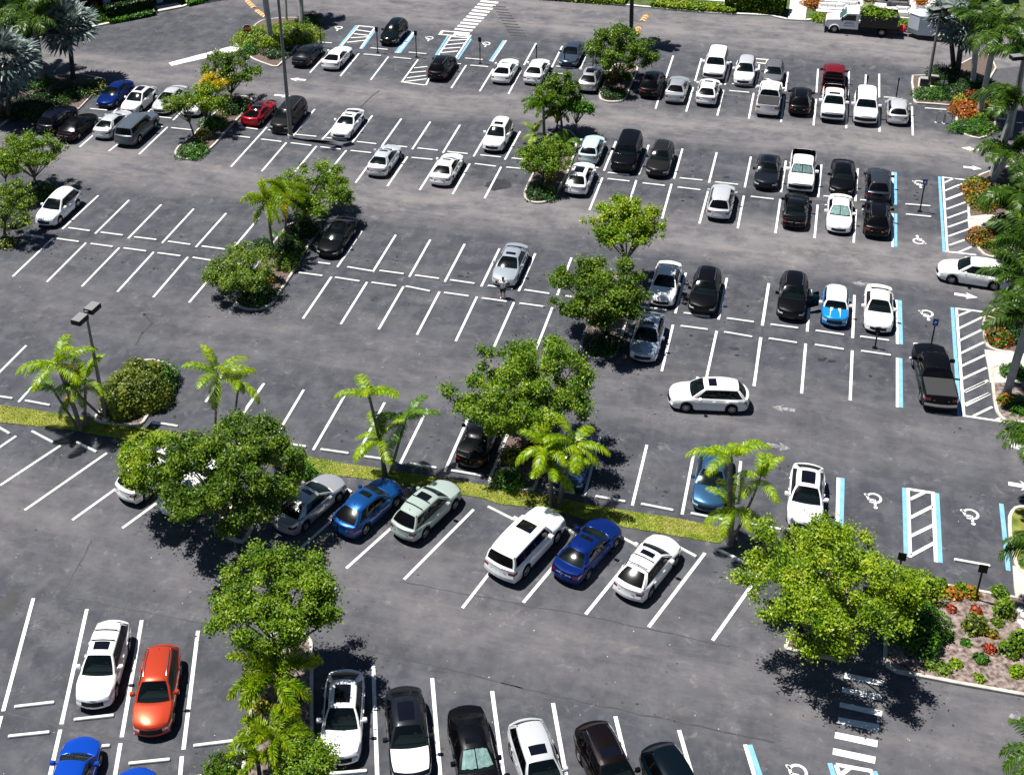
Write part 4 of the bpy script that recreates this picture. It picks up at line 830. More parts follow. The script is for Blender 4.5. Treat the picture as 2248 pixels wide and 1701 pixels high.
    if typ not in ('mini',): m = mb('antenna_fin'); xx = P['xr']+.18; z = roofz(xx, 0); m.face([(xx-.09, .02, z), (xx+.09, 0, z), (xx-.07, 0, z+.07)]); m.face([(xx-.09, -.02, z), (xx-.07, 0, z+.07), (xx+.09, 0, z)]); m.face([(xx-.09, .02, z), (xx-.07, 0, z+.07), (xx-.09, -.02, z)])
    zf = P['gc']+.42*(P['tail']-P['gc'])+(.12 if typ not in ('suv', 'cross') else .06)
    mb('licence_plate').box(-hl-.012, -hl+.05, -.16, .16, zf-.04, zf+.06)
    if typ in ('suv', 'cross', 'sedan', 'big', 'pickup'): mb('badge_bar').box(-hl-.0, -hl+.08, -.45, .45, zf+.12, zf+.15)
    # door handles
    for sg in (1, -1):
        for x in ([d1+.18] if two else [d1+.18, d2+.22]): m = mb('door_handle', sg*(1 if x > 0 else 2)); y = sg*(wid(x)+.008); z = ztop(x)-.15; m.box(x-.09, x+.09, y-.015, y+.015, z-.015, z+.015)
    matmap = {'body': None, 'roof': None, 'bonnet': None, 'boot_lid': None, 'front_door': None, 'rear_door': None, 'tailgate': None, 'rear_bumper': DKTRIM if P['clad'] else None, 'chrome_bumper': CHROME, 'lower_cladding': DKTRIM, 'headlight': HEADL, 'tail_light': TAILL,
              'grille': DKTRIM, 'lower_grille': DKTRIM, 'cabin_interior': INTER, 'roof_glass': GROOF, 'side_window': GSIDE, 'door_pillar': DKTRIM, 'windscreen': GFRONT, 'rear_window': GFRONT if 'clearback' in O else GREAR, 'underbody': BLACK, 'seats': SEATL if 'tan' in O else SEAT, 'dashboard': DKTRIM,
              'mirror': None, 'roof_rail': CHROME if 'chromerails' in O or 'rails' in O else DKTRIM, 'roof_bar': DKTRIM, 'antenna_fin': None, 'licence_plate': PLATE, 'badge_bar': CHROME, 'sun_shade': SHADE, 'cargo_bed': BEDM, 'tonneau_cover': TONN, 'cargo_rack': BMETAL, 'door_handle': None}
    out = []
    PM = paint(*WH)
    for (nm, s), m in parts.items():
        if not m.f: continue
        o = m.build(nm, matmap[nm] or PM, sharp=38 if nm != 'body' else 42); out.append((nm, s, o.data, matmap[nm] is None)); bpy.data.objects.remove(o)
    MESH[key] = (P, out); return MESH[key]
def wheel_meshes():
    m = MB(); n = 24; pr = [(.62, -.10), (.93, -.11), (1.0, -.07), (1.0, .07), (.93, .11), (.62, .10)]
    for i in range(n):
        a, b = 2*pi*i/n, 2*pi*(i+1)/n
        for (r0, y0), (r1, y1) in zip(pr, pr[1:]): m.face([(r0*cos(a), y0, r0*sin(a)), (r1*cos(a), y1, r1*sin(a)), (r1*cos(b), y1, r1*sin(b)), (r0*cos(b), y0, r0*sin(b))])
    m.tube([(0, -.04, 0), (0, .04, 0)], .63, 20); t = m.build('tyre', TYRE); td = t.data; bpy.data.objects.remove(t)
    m = MB()
    for k in range(5):
        for d in (-.16, .16):
            a = 2*pi*k/5; u = Vector((cos(a), 0, sin(a))); v = Vector((-sin(a), 0, cos(a)))
            p0 = u*.1+v*d*.3; p1 = u*.62+v*d; q_ = v*.055
            for y in (.075,): m.face([p0-q_+Vector((0, y+.02, 0)), p1-q_+Vector((0, y, 0)), p1+q_+Vector((0, y, 0)), p0+q_+Vector((0, y+.02, 0))])
    for i in range(n):
        a, b = 2*pi*i/n, 2*pi*(i+1)/n; m.face([(.58*cos(a), .06, .58*sin(a)), (.66*cos(a), .095, .66*sin(a)), (.66*cos(b), .095, .66*sin(b)), (.58*cos(b), .06, .58*sin(b))])
    m.tube([(0, .05, 0), (0, .10, 0)], .14, 10); t = m.build('rim', RIM, sharp=20); rd = t.data; bpy.data.objects.remove(t); return td, rd
TYREM, RIMM = wheel_meshes()
DKR = mat('dark alloy rim', (.06, .06, .06), .35, metal=.6)
def add_part(nm, data, parent, m=None, loc=None):
    o = link(bpy.data.objects.new(nm, data)); o.parent = parent
    if loc: o.location = loc
    if m: o.material_slots[0].link = 'OBJECT'; o.material_slots[0].material = m
    return o
def car(label, typ, col, pos, ang, opts='', cat='car', name=None, roofcol=None, group='cars parked in the bays', small=False, bodyscale=None):
    opts = tuple(sorted(opts.split())); P, ms = car_meshes(typ, opts); pm = paint(*col)
    o = thing(name or {'pickup': 'pickup_truck', 'van': 'minivan', 'sedan': 'saloon_car', 'coupe': 'coupe_car', 'sport': 'sports_car', 'hatch': 'hatchback_car', 'mini': 'hatchback_car', 'suv': 'suv_car', 'cross': 'crossover_car', 'big': 'large_suv_car'}[typ], label, cat, pos, ang, group)
    if bodyscale: o.scale = bodyscale
    for nm, s, data, painted in ms:
        m = pm if painted else None
        if nm == 'roof' and roofcol: m = paint(*roofcol)
        if nm == 'bonnet' and 'whitebonnet' in opts: m = paint(*WH)
        if nm == 'mirror' and roofcol and typ == 'mini': m = paint(*roofcol)
        add_part(nm, data, o, m)
    for x in (P['wf'], P['wr']):
        for s in (1, -1):
            wr = add_part('wheel', TYREM, o, None, (x, s*(P['W']/2-.125), P['r'])); wr.scale = (P['r'], s*(1.05), P['r'])
            add_part('rim', RIMM, wr, DKR if col[0] in ('black', 'dark grey') and typ in ('suv', 'cross') else None)
    return o
def park(label, typ, col, c, r, x, y, face, row='M', opts='', z=.25, far=False, da=0, **kw):
    """x, y: middle of the bumper nearest to the camera (or farthest, when far)"""
    P = dict(DEF); P.update(TY_[typ]); th = {'M': TH, 'E': THE, 'F': radians(91.75), 'G': radians(91.75)}[row]+radians(da)
    d = Vector((cos(th), sin(th), 0)); p = T(c, r, x, y, z); p.z = 0
    ctr = p+d*P['L']/2*(-1 if far else 1)
    ang = th+(pi if face == 'F' else 0)
    return car(label, typ, col, ctr, ang, opts, **kw)
e0 = T(0, 2, 865, 568)-T(0, 2, 200, 1030); THE = math.atan2(e0.y, e0.x)
C = park
# top row, noses or tails towards the camera
C('black green SUV with silver roof rails alone in the top row of disabled bays', 'suv', ('green black', (.004, .008, .009), .2, .25), 1, 0, 1105, 362, 'F', opts='rails')
C('blue grey saloon facing the camera left of the oak in the top row', 'sedan', BG, 2, 0, 532, 538, 'F')
C('tall white SUV in the top row with its nose hidden by a white crossover', 'big', WH, 2, 0, 1712, 652, 'F')
C('white SUV with pale silver roof facing the camera at the top right', 'suv', WH, 2, 0, 1955, 692, 'F', opts='noclad', roofcol=LSI)
C('grey hatchback at the top behind the white pickup with dark bed cover', 'hatch', MG, 3, 0, 168, 700, 'F')
C('dark red pickup with black cargo rack at the very top of the rows', 'pickup', DR, 3, 0, 655, 790, 'R', opts='rack', cat='pickup truck')
C('dark blue grey saloon right beside the palm island', 'sedan', GR, 1, 0, 392, 540, 'R')
C('white coupe parked tail out right of the dark grey saloon', 'coupe', WH, 1, 0, 635, 562, 'R')
C('black SUV with roof rails and chrome tail strip next to the hatched gap', 'suv', BK, 1, 0, 1495, 650, 'R', opts='rails sun')
C('white coupe with dark sunroof in the middle of the back row', 'coupe', WH, 1, 0, 2015, 672, 'R', opts='sun')
C('plain white saloon tail out right of the white coupe with sunroof', 'sedan', WH, 2, 0, 245, 678, 'R')
C('pale grey crossover with dark glass roof left of the small oak island', 'cross', SI, 2, 0, 690, 745, 'R', opts='pano')
C('black SUV in the tree shade right of the small oak island', 'suv', BK, 2, 0, 1190, 790, 'R', opts='pano')
C('silver saloon tail out beside the shaded black SUV', 'sedan', SI, 2, 0, 1395, 830, 'R')
C('white crossover with sunroof, second tail right of the shaded black SUV', 'cross', WH, 2, 0, 1650, 852, 'R', opts='sun noclad')
C('white pickup with dark grey bed cover parked tail out', 'pickup', WH, 3, 0, 128, 940, 'R', opts='tonneau', cat='pickup truck')
C('small black SUV with roof rails and round tail lamps between two white trucks', 'suv', BK, 3, 0, 388, 932, 'R', opts='rails')
C('large white pickup with a black grille facing the camera in the back row', 'pickup', WH, 3, 0, 655, 985, 'F', opts='sun open', cat='pickup truck')
C('tall white SUV with a wide grille second from the right end of the back row', 'big', WH, 3, 0, 922, 1010, 'F', opts='open')
C('silver hatchback with red tail lamps at the right end of the back row', 'hatch', LSI, 3, 0, 1185, 1005, 'R')
# second double row
C('bright blue saloon at the left end beside the shaded bed', 'sedan', BL1, 0, 0, 835, 872, 'F')
C('white coupe SUV with a panoramic roof between blue and silver cars', 'cross', WH, 0, 0, 1035, 925, 'F', opts='pano noclad')
C('silver white saloon half hidden by the small tree on the left', 'sedan', LSI, 0, 0, 1285, 918, 'F')
C('white car mostly hidden behind the lime green tree on the left', 'sedan', WH, 0, 0, 1530, 935, 'F')
C('navy SUV in deep shade at the far left of its row', 'suv', NV, 0, 0, 362, 1085, 'R')
C('black saloon with red tail lamps beside the navy SUV', 'sedan', BK, 0, 0, 520, 1145, 'R')
C('pale silver saloon with green rear window beside the big grey SUV', 'sedan', LSI, 0, 0, 812, 1120, 'R', opts='clearback')
C('big blue grey SUV with a boxy tail on the left', 'big', ('slate', (.11, .135, .165), .4, .3), 0, 0, 1000, 1180, 'R')
C('crimson sports car with a black louvred rear window', 'sport', RD, 0, 0, 2015, 1020, 'R', opts='glassroof', cat='sports car')
C('bronze grey minivan with roof rails behind the tall lamp column', 'van', BZ, 1, 0, 225, 1072, 'F', opts='rails', cat='minivan')
C('white coupe with sunroof alone on the left of the second row', 'coupe', WH, 1, 0, 715, 1120, 'F', opts='sun')
C('white SUV with sunroof alone in the middle of the second row', 'suv', WH, 1, 0, 1950, 1225, 'F', opts='sun noclad')
C('ice blue hatchback with black tailgate beside the palm bed', 'hatch', LB, 2, 0, 695, 1325, 'R')
C('large black SUV with chrome grille facing the camera', 'big', BK, 2, 0, 975, 1395, 'F', opts='open')
C('bronze grey SUV with roof rails right of the large black SUV', 'suv', BZ, 2, 0, 1255, 1430, 'F', opts='rails')
C('dark grey saloon with blue tinted roof left of the white pickup with open bed', 'cross', GR, 3, 0, 115, 1530, 'F', opts='pano noclad')
C('white pickup with open bed and a silver sun shade', 'pickup', WH, 3, 0, 395, 1565, 'F', opts='shade open', cat='pickup truck')
C('black saloon facing the camera behind the white saloon with sun shades', 'sedan', BK, 3, 0, 730, 1575, 'F')
C('dark grey SUV tail out beside the blue edged bay', 'suv', ('graphite', (.035, .042, .055), .35, .28), 3, 0, 1025, 1640, 'R')
C('pale blue silver saloon with sunroof parked tail out alone', 'sedan', LSI, 1, 0, 1010, 1425, 'R', opts='sun clearback')
C('white saloon with dark sunroof parked tail out alone', 'sedan', WH, 1, 0, 1525, 1500, 'R', opts='sun')
C('white crossover with dark roof glass beside the kerb of the palm bed', 'cross', WH, 2, 0, 595, 1580, 'R', opts='pano noclad')
C('silver SUV with red tail lamps alone in the lower second row', 'suv', LSI, 2, 1, 1752, 232, 'R', opts='noclad')
C('black saloon with wide red tail lamps in the lower second row', 'sedan', BK, 3, 1, 345, 300, 'R', opts='sun clearback')
C('white saloon with a two part silver sun shade', 'sedan', WH, 3, 1, 708, 335, 'F', opts='shade')
C('black SUV with chrome rails tail out beside the blue line', 'suv', BK, 3, 1, 1015, 375, 'R', opts='rails')
# third double row
C('white SUV facing the camera at the far left beside the tree', 'suv', WH, 0, 1, 355, 282, 'F', opts='noclad', group='cars parked in the bays')
C('black saloon with bright glints beside the palm island', 'sedan', BK, 1, 1, 612, 528, 'F', opts='sun')
C('silver saloon with sunroof behind the standing person', 'sedan', ('silver blue', (.42, .47, .52), .45, .28), 1, 1, 2038, 765, 'F', opts='sun')
C('white saloon half under the oak in the third row', 'sedan', WH, 2, 1, 1290, 925, 'F')
C('black SUV with silver roof rails facing the camera right of the oak', 'suv', BK, 2, 1, 1618, 995, 'F', opts='rails')
OD = C('black SUV with its driver side door standing open', 'suv', BK, 3, 1, 318, 1038, 'F', opts='rails')
MI = C('bright blue small hatchback with a white roof and bonnet stripes', 'mini', MB_, 3, 1, 672, 1092, 'F', roofcol=WH)
C('white saloon beside the blue edged bay in the third row', 'sedan', WH, 3, 1, 1028, 1138, 'F')
C('silver blue crossover with sunroof beside the oak island kerb', 'cross', ('blue silver', (.40, .46, .54), .5, .25), 2, 1, 1140, 1378, 'F', opts='sun noclad open')
C('black pickup with grey bed cover beside the hatched zone', 'pickup', BK, 3, 2, 1530, 228, 'R', opts='tonneau', cat='pickup truck', da=6)
a_, b_ = T(2, 2, 1385, 160, .3), T(2, 2, 1990, 185, .3); a_.z = b_.z = 0; d_ = (a_-b_).normalized(); n_ = Vector((-d_.y, d_.x, 0))
car('white SUV with sunroof driving across the lane', 'suv', WH, (a_+b_)/2+Vector((0, .35, 0)), math.atan2(d_.y, d_.x), 'sun noclad', group='cars driving in the lanes')
a_, b_ = T(3, 1, 1535, 700, .3), T(3, 1, 2120, 790, .3); a_.z = b_.z = 0; d_ = (a_-b_).normalized()
car('white SUV driving out behind the royal palm fronds', 'suv', WH, (a_+b_)/2+Vector((.1, .75, 0)), math.atan2(d_.y, d_.x), 'noclad', group='cars driving in the lanes')
# above the median
C('black coupe in the shade of the big oak above the median', 'coupe', BK, 1, 2, 1765, 685, 'R', opts='')
C('dark blue saloon hidden behind the palm cluster', 'sedan', ('muted blue', (.02, .05, .12), .3, .3), 2, 2, 530, 865, 'F')  # dark blue is the car's own paint
C('steel blue saloon facing the camera behind the tall palm', 'sedan', STB, 2, 2, 1665, 1040, 'F')
C('white crossover with black roof glass half under the lime green tree', 'cross', WH, 3, 2, 425, 1190, 'F', opts='pano noclad')
# angled row
C('white SUV under the big oak, left of two', 'suv', WH, 0, 2, 1000, 955, 'R', 'E', opts='noclad')
C('white saloon under the big oak, right of two', 'sedan', WH, 0, 2, 1340, 1070, 'R', 'E')
C('silver saloon with sunroof poking out from under the big oak', 'sedan', SI, 1, 2, 245, 1205, 'R', 'E', opts='sun')
C('metallic blue crossover with sunroof in the angled row', 'cross', BL3, 1, 2, 735, 1235, 'R', 'E', opts='sun noclad')
C('sage green SUV with sunroof and black cladding', 'suv', SG, 1, 2, 1215, 1265, 'R', 'E', opts='sun bars')
C('long white SUV with sunroof in the angled row', 'big', WH, 1, 2, 2000, 1590, 'R', 'E', opts='sun')
C('royal blue saloon between the two white SUVs of the angled row', 'sedan', BL1, 2, 2, 500, 1605, 'R', 'E', opts='sun clearback')
C('white crossover with sunroof at the right end of the angled row', 'cross', WH, 2, 3, 1005, 232, 'R', 'E', opts='sun bars noclad')
# bottom rows
C('white SUV with sunroof and roof rails at the bottom left', 'suv', WH, 0, 3, 755, 1125, 'F', 'F', opts='sun bars noclad', da=-5)
C('orange red SUV with chrome roof rails at the bottom left', 'suv', OR, 0, 3, 1228, 1350, 'F', 'F', opts='rails', da=-1)
C('bright blue hatchback cut off by the bottom edge', 'hatch', BL2, 0, 3, 690, 1355, 'R', 'F', z=.75, far=True, da=-6)
C('bright blue bonnet just showing at the bottom edge', 'sedan', BL2, 0, 3, 1120, 1590, 'R', 'F', z=.75, far=True, da=-2)
C('white crossover with panoramic roof beside the foxtail palms', 'cross', WH, 1, 3, 728, 1575, 'F', 'G', opts='pano noclad open', da=-4)
C('dark crossover with white bonnet and silver roof band', 'cross', GR, 1, 3, 1235, 940, 'F', 'G', opts='pano noclad whitebonnet', z=1.0, far=True, da=2)
C('black saloon with a pale windscreen shade at the bottom edge', 'sedan', BK, 1, 3, 1728, 1088, 'F', 'G', opts='shade sun', z=.95, far=True, da=5)
C('silver SUV with a small sunroof cut off by the bottom edge', 'suv', LSI, 2, 3, 188, 1193, 'F', 'G', opts='sun', z=1.1, far=True, da=8)
C('brown black SUV with long chrome roof rails at the bottom edge', 'suv', BR, 2, 3, 716, 1217, 'F', 'G', opts='rails sun', z=1.1, far=True, da=12)
C('dark teal SUV with only its roof in the picture at the bottom edge', 'suv', TL, 2, 3, 1247, 1392, 'F', 'G', opts='', z=1.1, far=True, da=14)
# bonnet stripes of the small blue car, open door of the black SUV
for s in (-1, 1):
    m = MB(); y = s*.24; P_ = dict(DEF); P_.update(TY_['mini'])
    for k in range(6):
        def zt(x): t = (x-P_['xc'])/(P_['L']/2-P_['xc']); return P_['cowl']+(P_['nose']-P_['cowl'])*(.55*t+.45*t**2.6)+.055
        x0, x1 = .82+k*.155, .82+(k+1)*.155; m.face([(x0, y-.09, zt(x0)), (x1, y-.09, zt(x1)), (x1, y+.09, zt(x1)), (x0, y+.09, zt(x0))])
    m.build('bonnet_stripe', paint(*WH), MI)
m = MB(); M = Matrix.Translation((.88, .93, 0)) @ Matrix.Rotation(radians(-52), 4, 'Z')
m.box(-1.0, 0, -.05, .05, .34, 1.04, M=M, bev=.02); dr = m.build('open_door', paint(*BK), OD)
m = MB(); m.box(-.95, -.15, -.02, .02, 1.04, 1.5, M=M, top=.8); m.build('door_window', GSIDE, dr)
# ------------------------------------------------------------------ foliage
rng = np.random.default_rng(11)
def quads_mesh(name, V, m, nper=4):
    n = len(V)//nper; me = bpy.data.meshes.new(name); me.vertices.add(len(V)); me.vertices.foreach_set('co', V.astype(np.float32).ravel())
    me.loops.add(len(V)); me.loops.foreach_set('vertex_index', np.arange(len(V), dtype=np.int32)); me.polygons.add(n)
    me.polygons.foreach_set('loop_start', np.arange(0, len(V), nper, dtype=np.int32)); me.polygons.foreach_set('loop_total', np.full(n, nper, dtype=np.int32))
    me.update(calc_edges=True); me.validate(); me.materials.append(m); return me
def leaf_quads(P, Nrm, size, rg, aspect=.55):
    n = len(P); t = rg.normal(size=(n, 3)); t -= (t*Nrm).sum(1)[:, None]*Nrm; t /= np.linalg.norm(t, axis=1)[:, None]+1e-9; b = np.cross(Nrm, t)
    s = size*(.6+.8*rg.random(n))[:, None]; L = t*s; W = b*s*aspect
    Q = np.stack([P-L, P-W*1.0+L*.1, P+L, P+W*1.0+L*.1], 1); return Q.reshape(-1, 3)
def cloud(blobs, n, size, rg, up_bias=.75, inner=.3):
    """leaves spread through a set of flattened blobs (x, y, z, r, rz)"""
    B = np.array(blobs); w_ = B[:, 3]**2; k = rg.choice(len(B), n, p=w_/w_.sum()); d = rg.normal(size=(n, 3)); d /= np.linalg.norm(d, axis=1)[:, None]
    r = (inner+(1-inner)*rg.random(n)**.5)[:, None]; P = B[k, :3]+d*r*np.stack([B[k, 3], B[k, 3], B[k, 4]], 1)
    P += rg.normal(size=(n, 3))*(.07+.22*(rg.random(n)**3))[:, None]; Nr = d*.55+rg.normal(size=(n, 3))*.65+np.array([0, 0, up_bias]); Nr /= np.linalg.norm(Nr, axis=1)[:, None]
    return leaf_quads(P, Nr, size, rg)
LG = dict(
 oak=leafmat('oak leaves', [(.012, .035, .002), (.05, .115, .004), (.11, .20, .006), (.22, .31, .02)]),
 oaklight=leafmat('light green leaves', [(.025, .07, .003), (.08, .17, .004), (.17, .29, .008), (.33, .42, .03)]),
 lime=leafmat('lime green leaves', [(.04, .10, .003), (.12, .23, .004), (.24, .36, .007), (.42, .48, .03)]),
 pale=leafmat('thin olive leaves', [(.03, .07, .006), (.09, .17, .010), (.18, .28, .020), (.33, .42, .06)]),
 dark=leafmat('dark shrub leaves', [(.004, .014, .002), (.010, .040, .003), (.022, .085, .004), (.05, .14, .008)], trans=.12),
 hedge=leafmat('hedge leaves', [(.010, .04, .003), (.03, .11, .004), (.06, .19, .006), (.11, .27, .01)], trans=.15),
 olive=leafmat('coppery shrub leaves', [(.02, .035, .003), (.07, .11, .006), (.15, .20, .012), (.28, .29, .03)], trans=.12),
 yellow=leafmat('yellow variegated leaves', [(.06, .09, .01), (.22, .24, .015), (.48, .44, .04), (.62, .50, .16)]),
 bloom=leafmat('golden blossom', [(.20, .15, .005), (.55, .42, .01), (.75, .60, .01), (.80, .45, .02)]),
 red=leafmat('red croton leaves', [(.03, .05, .005), (.20, .03, .01), (.45, .05, .02), (.62, .16, .03)]),
 orange=leafmat('orange croton leaves', [(.06, .08, .005), (.40, .12, .01), (.62, .20, .02), (.65, .34, .03)]),
 mixed=leafmat('mixed croton leaves', [(.03, .07, .004), (.10, .14, .008), (.30, .25, .02), (.55, .10, .02)]),
 fern=leafmat('palm leaflets bright', [(.04, .11, .002), (.14, .27, .003), (.34, .44, .005), (.55, .56, .01)], rough=.4, trans=.3),
 fernd=leafmat('palm leaflets deep green', [(.02, .06, .003), (.06, .15, .006), (.13, .25, .010), (.27, .38, .03)], rough=.38, trans=.25),
 gold=leafmat('old yellow frond', [(.25, .20, .01), (.50, .36, .01), (.62, .42, .02), (.65, .30, .02)], trans=.3),
 royal=leafmat('royal palm leaflets', [(.008, .025, .003), (.028, .075, .004), (.075, .15, .008), (.24, .34, .05)], rough=.4, trans=.25),
 silver=leafmat('silver palm leaves', [(.02, .045, .045), (.08, .12, .10), (.28, .34, .31), (.62, .66, .62)], rough=.4, trans=.1))
BARK = mat('grey brown bark', (.10, .085, .07), .9, vary=.35, vscale=3, bump=.5); PBARK = mat('palm trunk', (.17, .155, .135), .85, vary=.3, vscale=4, bump=.4)
RBARK = mat('royal palm trunk', (.36, .36, .33), .8, vary=.18, vscale=2); DBARK = mat('dark fibrous trunk', (.05, .042, .036), .9, vary=.4, vscale=5, bump=.5); SHAFT = mat('green crown shaft', (.10, .20, .04), .45)
TREEG = 'trees of the car park'
def tree(label, base, crown, rpx, pal, n=7000, size=.13, flat_=.62, nb=26, seed=0, trunk=.12, forks=9, zmin=1.6, asp=1.0, name='oak_tree', lean=0):
    """base: point on the ground in the photograph; crown: middle of the crown; rpx: half width of the crown there, in photograph pixels"""
    rg = np.random.default_rng(100+seed); B = N(*base); h, Cn = up_from(B, *crown); h = max(h, zmin)
    Cn = N(crown[0], crown[1], h)
    dist = (Cn-cam.location).length; R = rpx*dist/F_PX*1.02; rz = min(R*flat_, h*.62)*1.02
    o = thing(name, label, 'tree', B, 0, TREEG); c = Cn-B
    bl = []
    nb = int(nb*2.9); n = int(n*2.7); size = size*.54
    for k in range(nb):
        a = rg.random()*2*pi; ph = rg.random()
        rr = rg.random()**.55*(.92 if k % 6 else 1.04); zz = rg.uniform(-.8, .8)*math.sqrt(max(.05, 1-rr*rr))
        br = R*rg.uniform(.065, .165); rr, br = (rr*1.06, br*.7) if k % 6 == 0 else (rr, br); bl.append((c.x+R*rr*cos(a)*asp, c.y+R*rr*sin(a), c.z+rz*zz, br, br*rg.uniform(.45, .7)))
    me = quads_mesh('crown', cloud(bl, n, size, rg), LG[pal]); cr = link(bpy.data.objects.new('crown', me)); cr.parent = o
    m = MB(); fk = Vector((c.x*.25, c.y*.25, max(.8, (h-rz)*.55))); m.tube([(0, 0, -.05), (fk.x*.4, fk.y*.4, fk.z*.5), fk], [trunk*1.25, trunk, trunk*.85], 8)
    for b in bl[:forks+6]:
        e = Vector(b[:3]); mid = fk.lerp(e, .5)+Vector((rg.normal()*.15, rg.normal()*.15, .25)); m.tube([fk, mid, e], [trunk*.5, trunk*.3, trunk*.12], 5)
    m.build('trunk', BARK, o); return o
tree('small oak with dark spreading crown left of the crimson sports car', (508, 228), (506, 150), 62, 'oak', 5500, .15, seed=1, nb=22)
tree('thin dark green tree at the left edge of the two tree island', (427, 303), (392, 222), 36, 'pale', 2600, .14, seed=2, nb=14, trunk=.08)
tree('lime green tree on the two tree island', (452, 285), (452, 212), 46, 'lime', 3800, .14, seed=3, nb=18, trunk=.08)
o = tree('yellow blossoming tree top above the lime green tree', (462, 272), (472, 180), 27, 'bloom', 1700, .14, seed=4, nb=9, trunk=.07, name='flowering_tree')
tree('wide green tree above the white SUV at the far left', (80, 418), (66, 332), 74, 'oaklight', 7000, .14, .5, seed=5, nb=26)
tree('small yellow green tree at the left edge', (16, 420), (10, 356), 26, 'lime', 1800, .15, seed=6, nb=9, trunk=.07)
tree('low green tree in the bed at the left edge below the white SUV', (10, 520), (22, 432), 50, 'pale', 4200, .14, seed=7, nb=18)
tree('round dark oak on the small island at the top', (1353, 184), (1362, 108), 80, 'oak', 9000, .16, .72, seed=8, nb=30)
tree('dark leafy tree behind the foxtail palms at the top middle', (1222, 290), (1228, 206), 50, 'oak', 5200, .17, .95, seed=9, nb=22)
tree('side limb tree with big leaves over the lane at the top middle', (1262, 300), (1272, 236), 26, 'hedge', 1500, .19, .6, seed=10, nb=8, trunk=.07)
tree('round green tree in front of the palm bed at the top middle', (1190, 405), (1199, 346), 60, 'oaklight', 6200, .13, .6, seed=11, nb=24)
tree('spreading green tree behind the yellow foxtail palms', (666, 486), (682, 418), 94, 'oaklight', 8500, .14, .55, seed=12, nb=30)
tree('green tree over the left tip of the foxtail palm island', (552, 640), (528, 588), 78, 'pale', 7500, .13, .55, seed=13, nb=28)
tree('yellow green tree behind the oak island in the middle', (1374, 625), (1372, 486), 82, 'lime', 7500, .15, .55, seed=14, nb=28)
tree('large oak over its island left of the silver blue crossover', (1331, 742), (1318, 634), 106, 'oak', 12500, .15, .62, seed=15, nb=36, trunk=.16)
tree('big bushy oak in the middle above the black coupe', (1150, 995), (1152, 846), 152, 'oaklight', 16000, .14, .62, seed=16, nb=40, trunk=.17)
tree('largest dark oak covering the white cars', (508, 1170), (505, 1030), 152, 'oak', 22000, .14, .92, seed=17, nb=46, trunk=.2)
tree('lime green tree leaning out over the white SUV', (392, 1128), (338, 1012), 72, 'lime', 6500, .13, .7, seed=18, nb=24, trunk=.1)
tree('green oak above the foxtail palms at the bottom', (622, 1490), (600, 1312), 138, 'oaklight', 14500, .125, .52, seed=19, nb=38, trunk=.15)
tree('big lime green tree over the white crossover at the right', (1802, 1430), (1800, 1278), 160, 'lime', 20000, .125, .70, seed=20, nb=44, trunk=.17)
tree('yellow green tree behind the clipped shrub at the right', (1985, 1395), (1966, 1290), 52, 'lime', 6000, .12, .7, seed=21, nb=22, trunk=.1)
tree('small leafy tree at the bottom edge between the parking rows', (680, 1775), (672, 1680), 58, 'oaklight', 6500, .11, .6, seed=22, nb=24, trunk=.1)
tree('thin sprig of green leaves at the bottom edge', (490, 1750), (488, 1690), 34, 'oak', 1500, .11, .6, seed=23, nb=9, trunk=.06)

# palms: feather fronds (each frond a part of its palm) and fan fronds
def frond_mesh(kind, var):
    rg = np.random.default_rng(hash(kind) % 1000+var if False else {'arch': 10, 'fox': 40, 'royal': 70}[kind]+var)
    L = {'arch': 1.0, 'fox': 1.0, 'royal': 1.0}[kind]; e0 = radians((72, 48, 26, 4, -22)[var]); bend = {'arch': 1.5, 'fox': 1.55, 'royal': 1.55}[kind]
    n = 18; p = np.zeros(3); pts = [p.copy()]; dirs = []; e = e0
    for i in range(n):
        d = np.array([cos(e), 0, sin(e)]); dirs.append(d); p = p+d/n; pts.append(p.copy()); e -= bend/n*(.4+1.2*i/n)*(1.0 if e > -1.35 else 0)
    dirs.append(dirs[-1]); V = []
    nl = {'arch': 32, 'fox': 30, 'royal': 38}[kind]
    for k in range(nl):
        t = .10+.90*k/(nl-1); i = min(n-1, int(t*n)); f = t*n-i; c = pts[i]*(1-f)+pts[i+1]*f; d = dirs[i]; up_ = np.array([-d[2], 0, d[0]])
        ll = {'arch': .25, 'fox': .19, 'royal': .27}[kind]*(sin(pi*min(1, t*.9+.08))**.6)*rg.uniform(.85, 1.1)
        for s in (-1, 1):
            for rep in range(1 if kind != 'fox' else 4):
                side = np.array([0, s, 0]); 
                lift = {'arch': rg.uniform(-.35, .05), 'royal': rg.uniform(-.55, .25), 'fox': rg.uniform(-1.0, 1.2)}[kind]
                v = side*(1 if kind != 'fox' else rg.uniform(.35, 1))+d*(.45+.5*t)+up_*lift; v /= np.linalg.norm(v)
                wd = {'arch': .015, 'fox': .012, 'royal': .017}[kind]; wv = np.cross(v, up_); wv = d*wd*1.0
                mid = c+v*ll*.55; tip = c+v*ll+np.array([0, 0, -ll*{'arch': .25, 'fox': .12, 'royal': .40}[kind]])
                V += [c-wv*.8, c+wv*.8, mid+wv, mid-wv, mid-wv, mid+wv, tip+wv*.15, tip-wv*.15]
    # rachis
    for i in range(n):
        a, b = pts[i], pts[i+1]; r = .012*(1-.7*i/n)
        for u in (np.array([0, r, 0]), np.array([-dirs[i][2], 0, dirs[i][0]])*r): V += [a-u, a+u, b+u, b-u]
    return np.array(V)
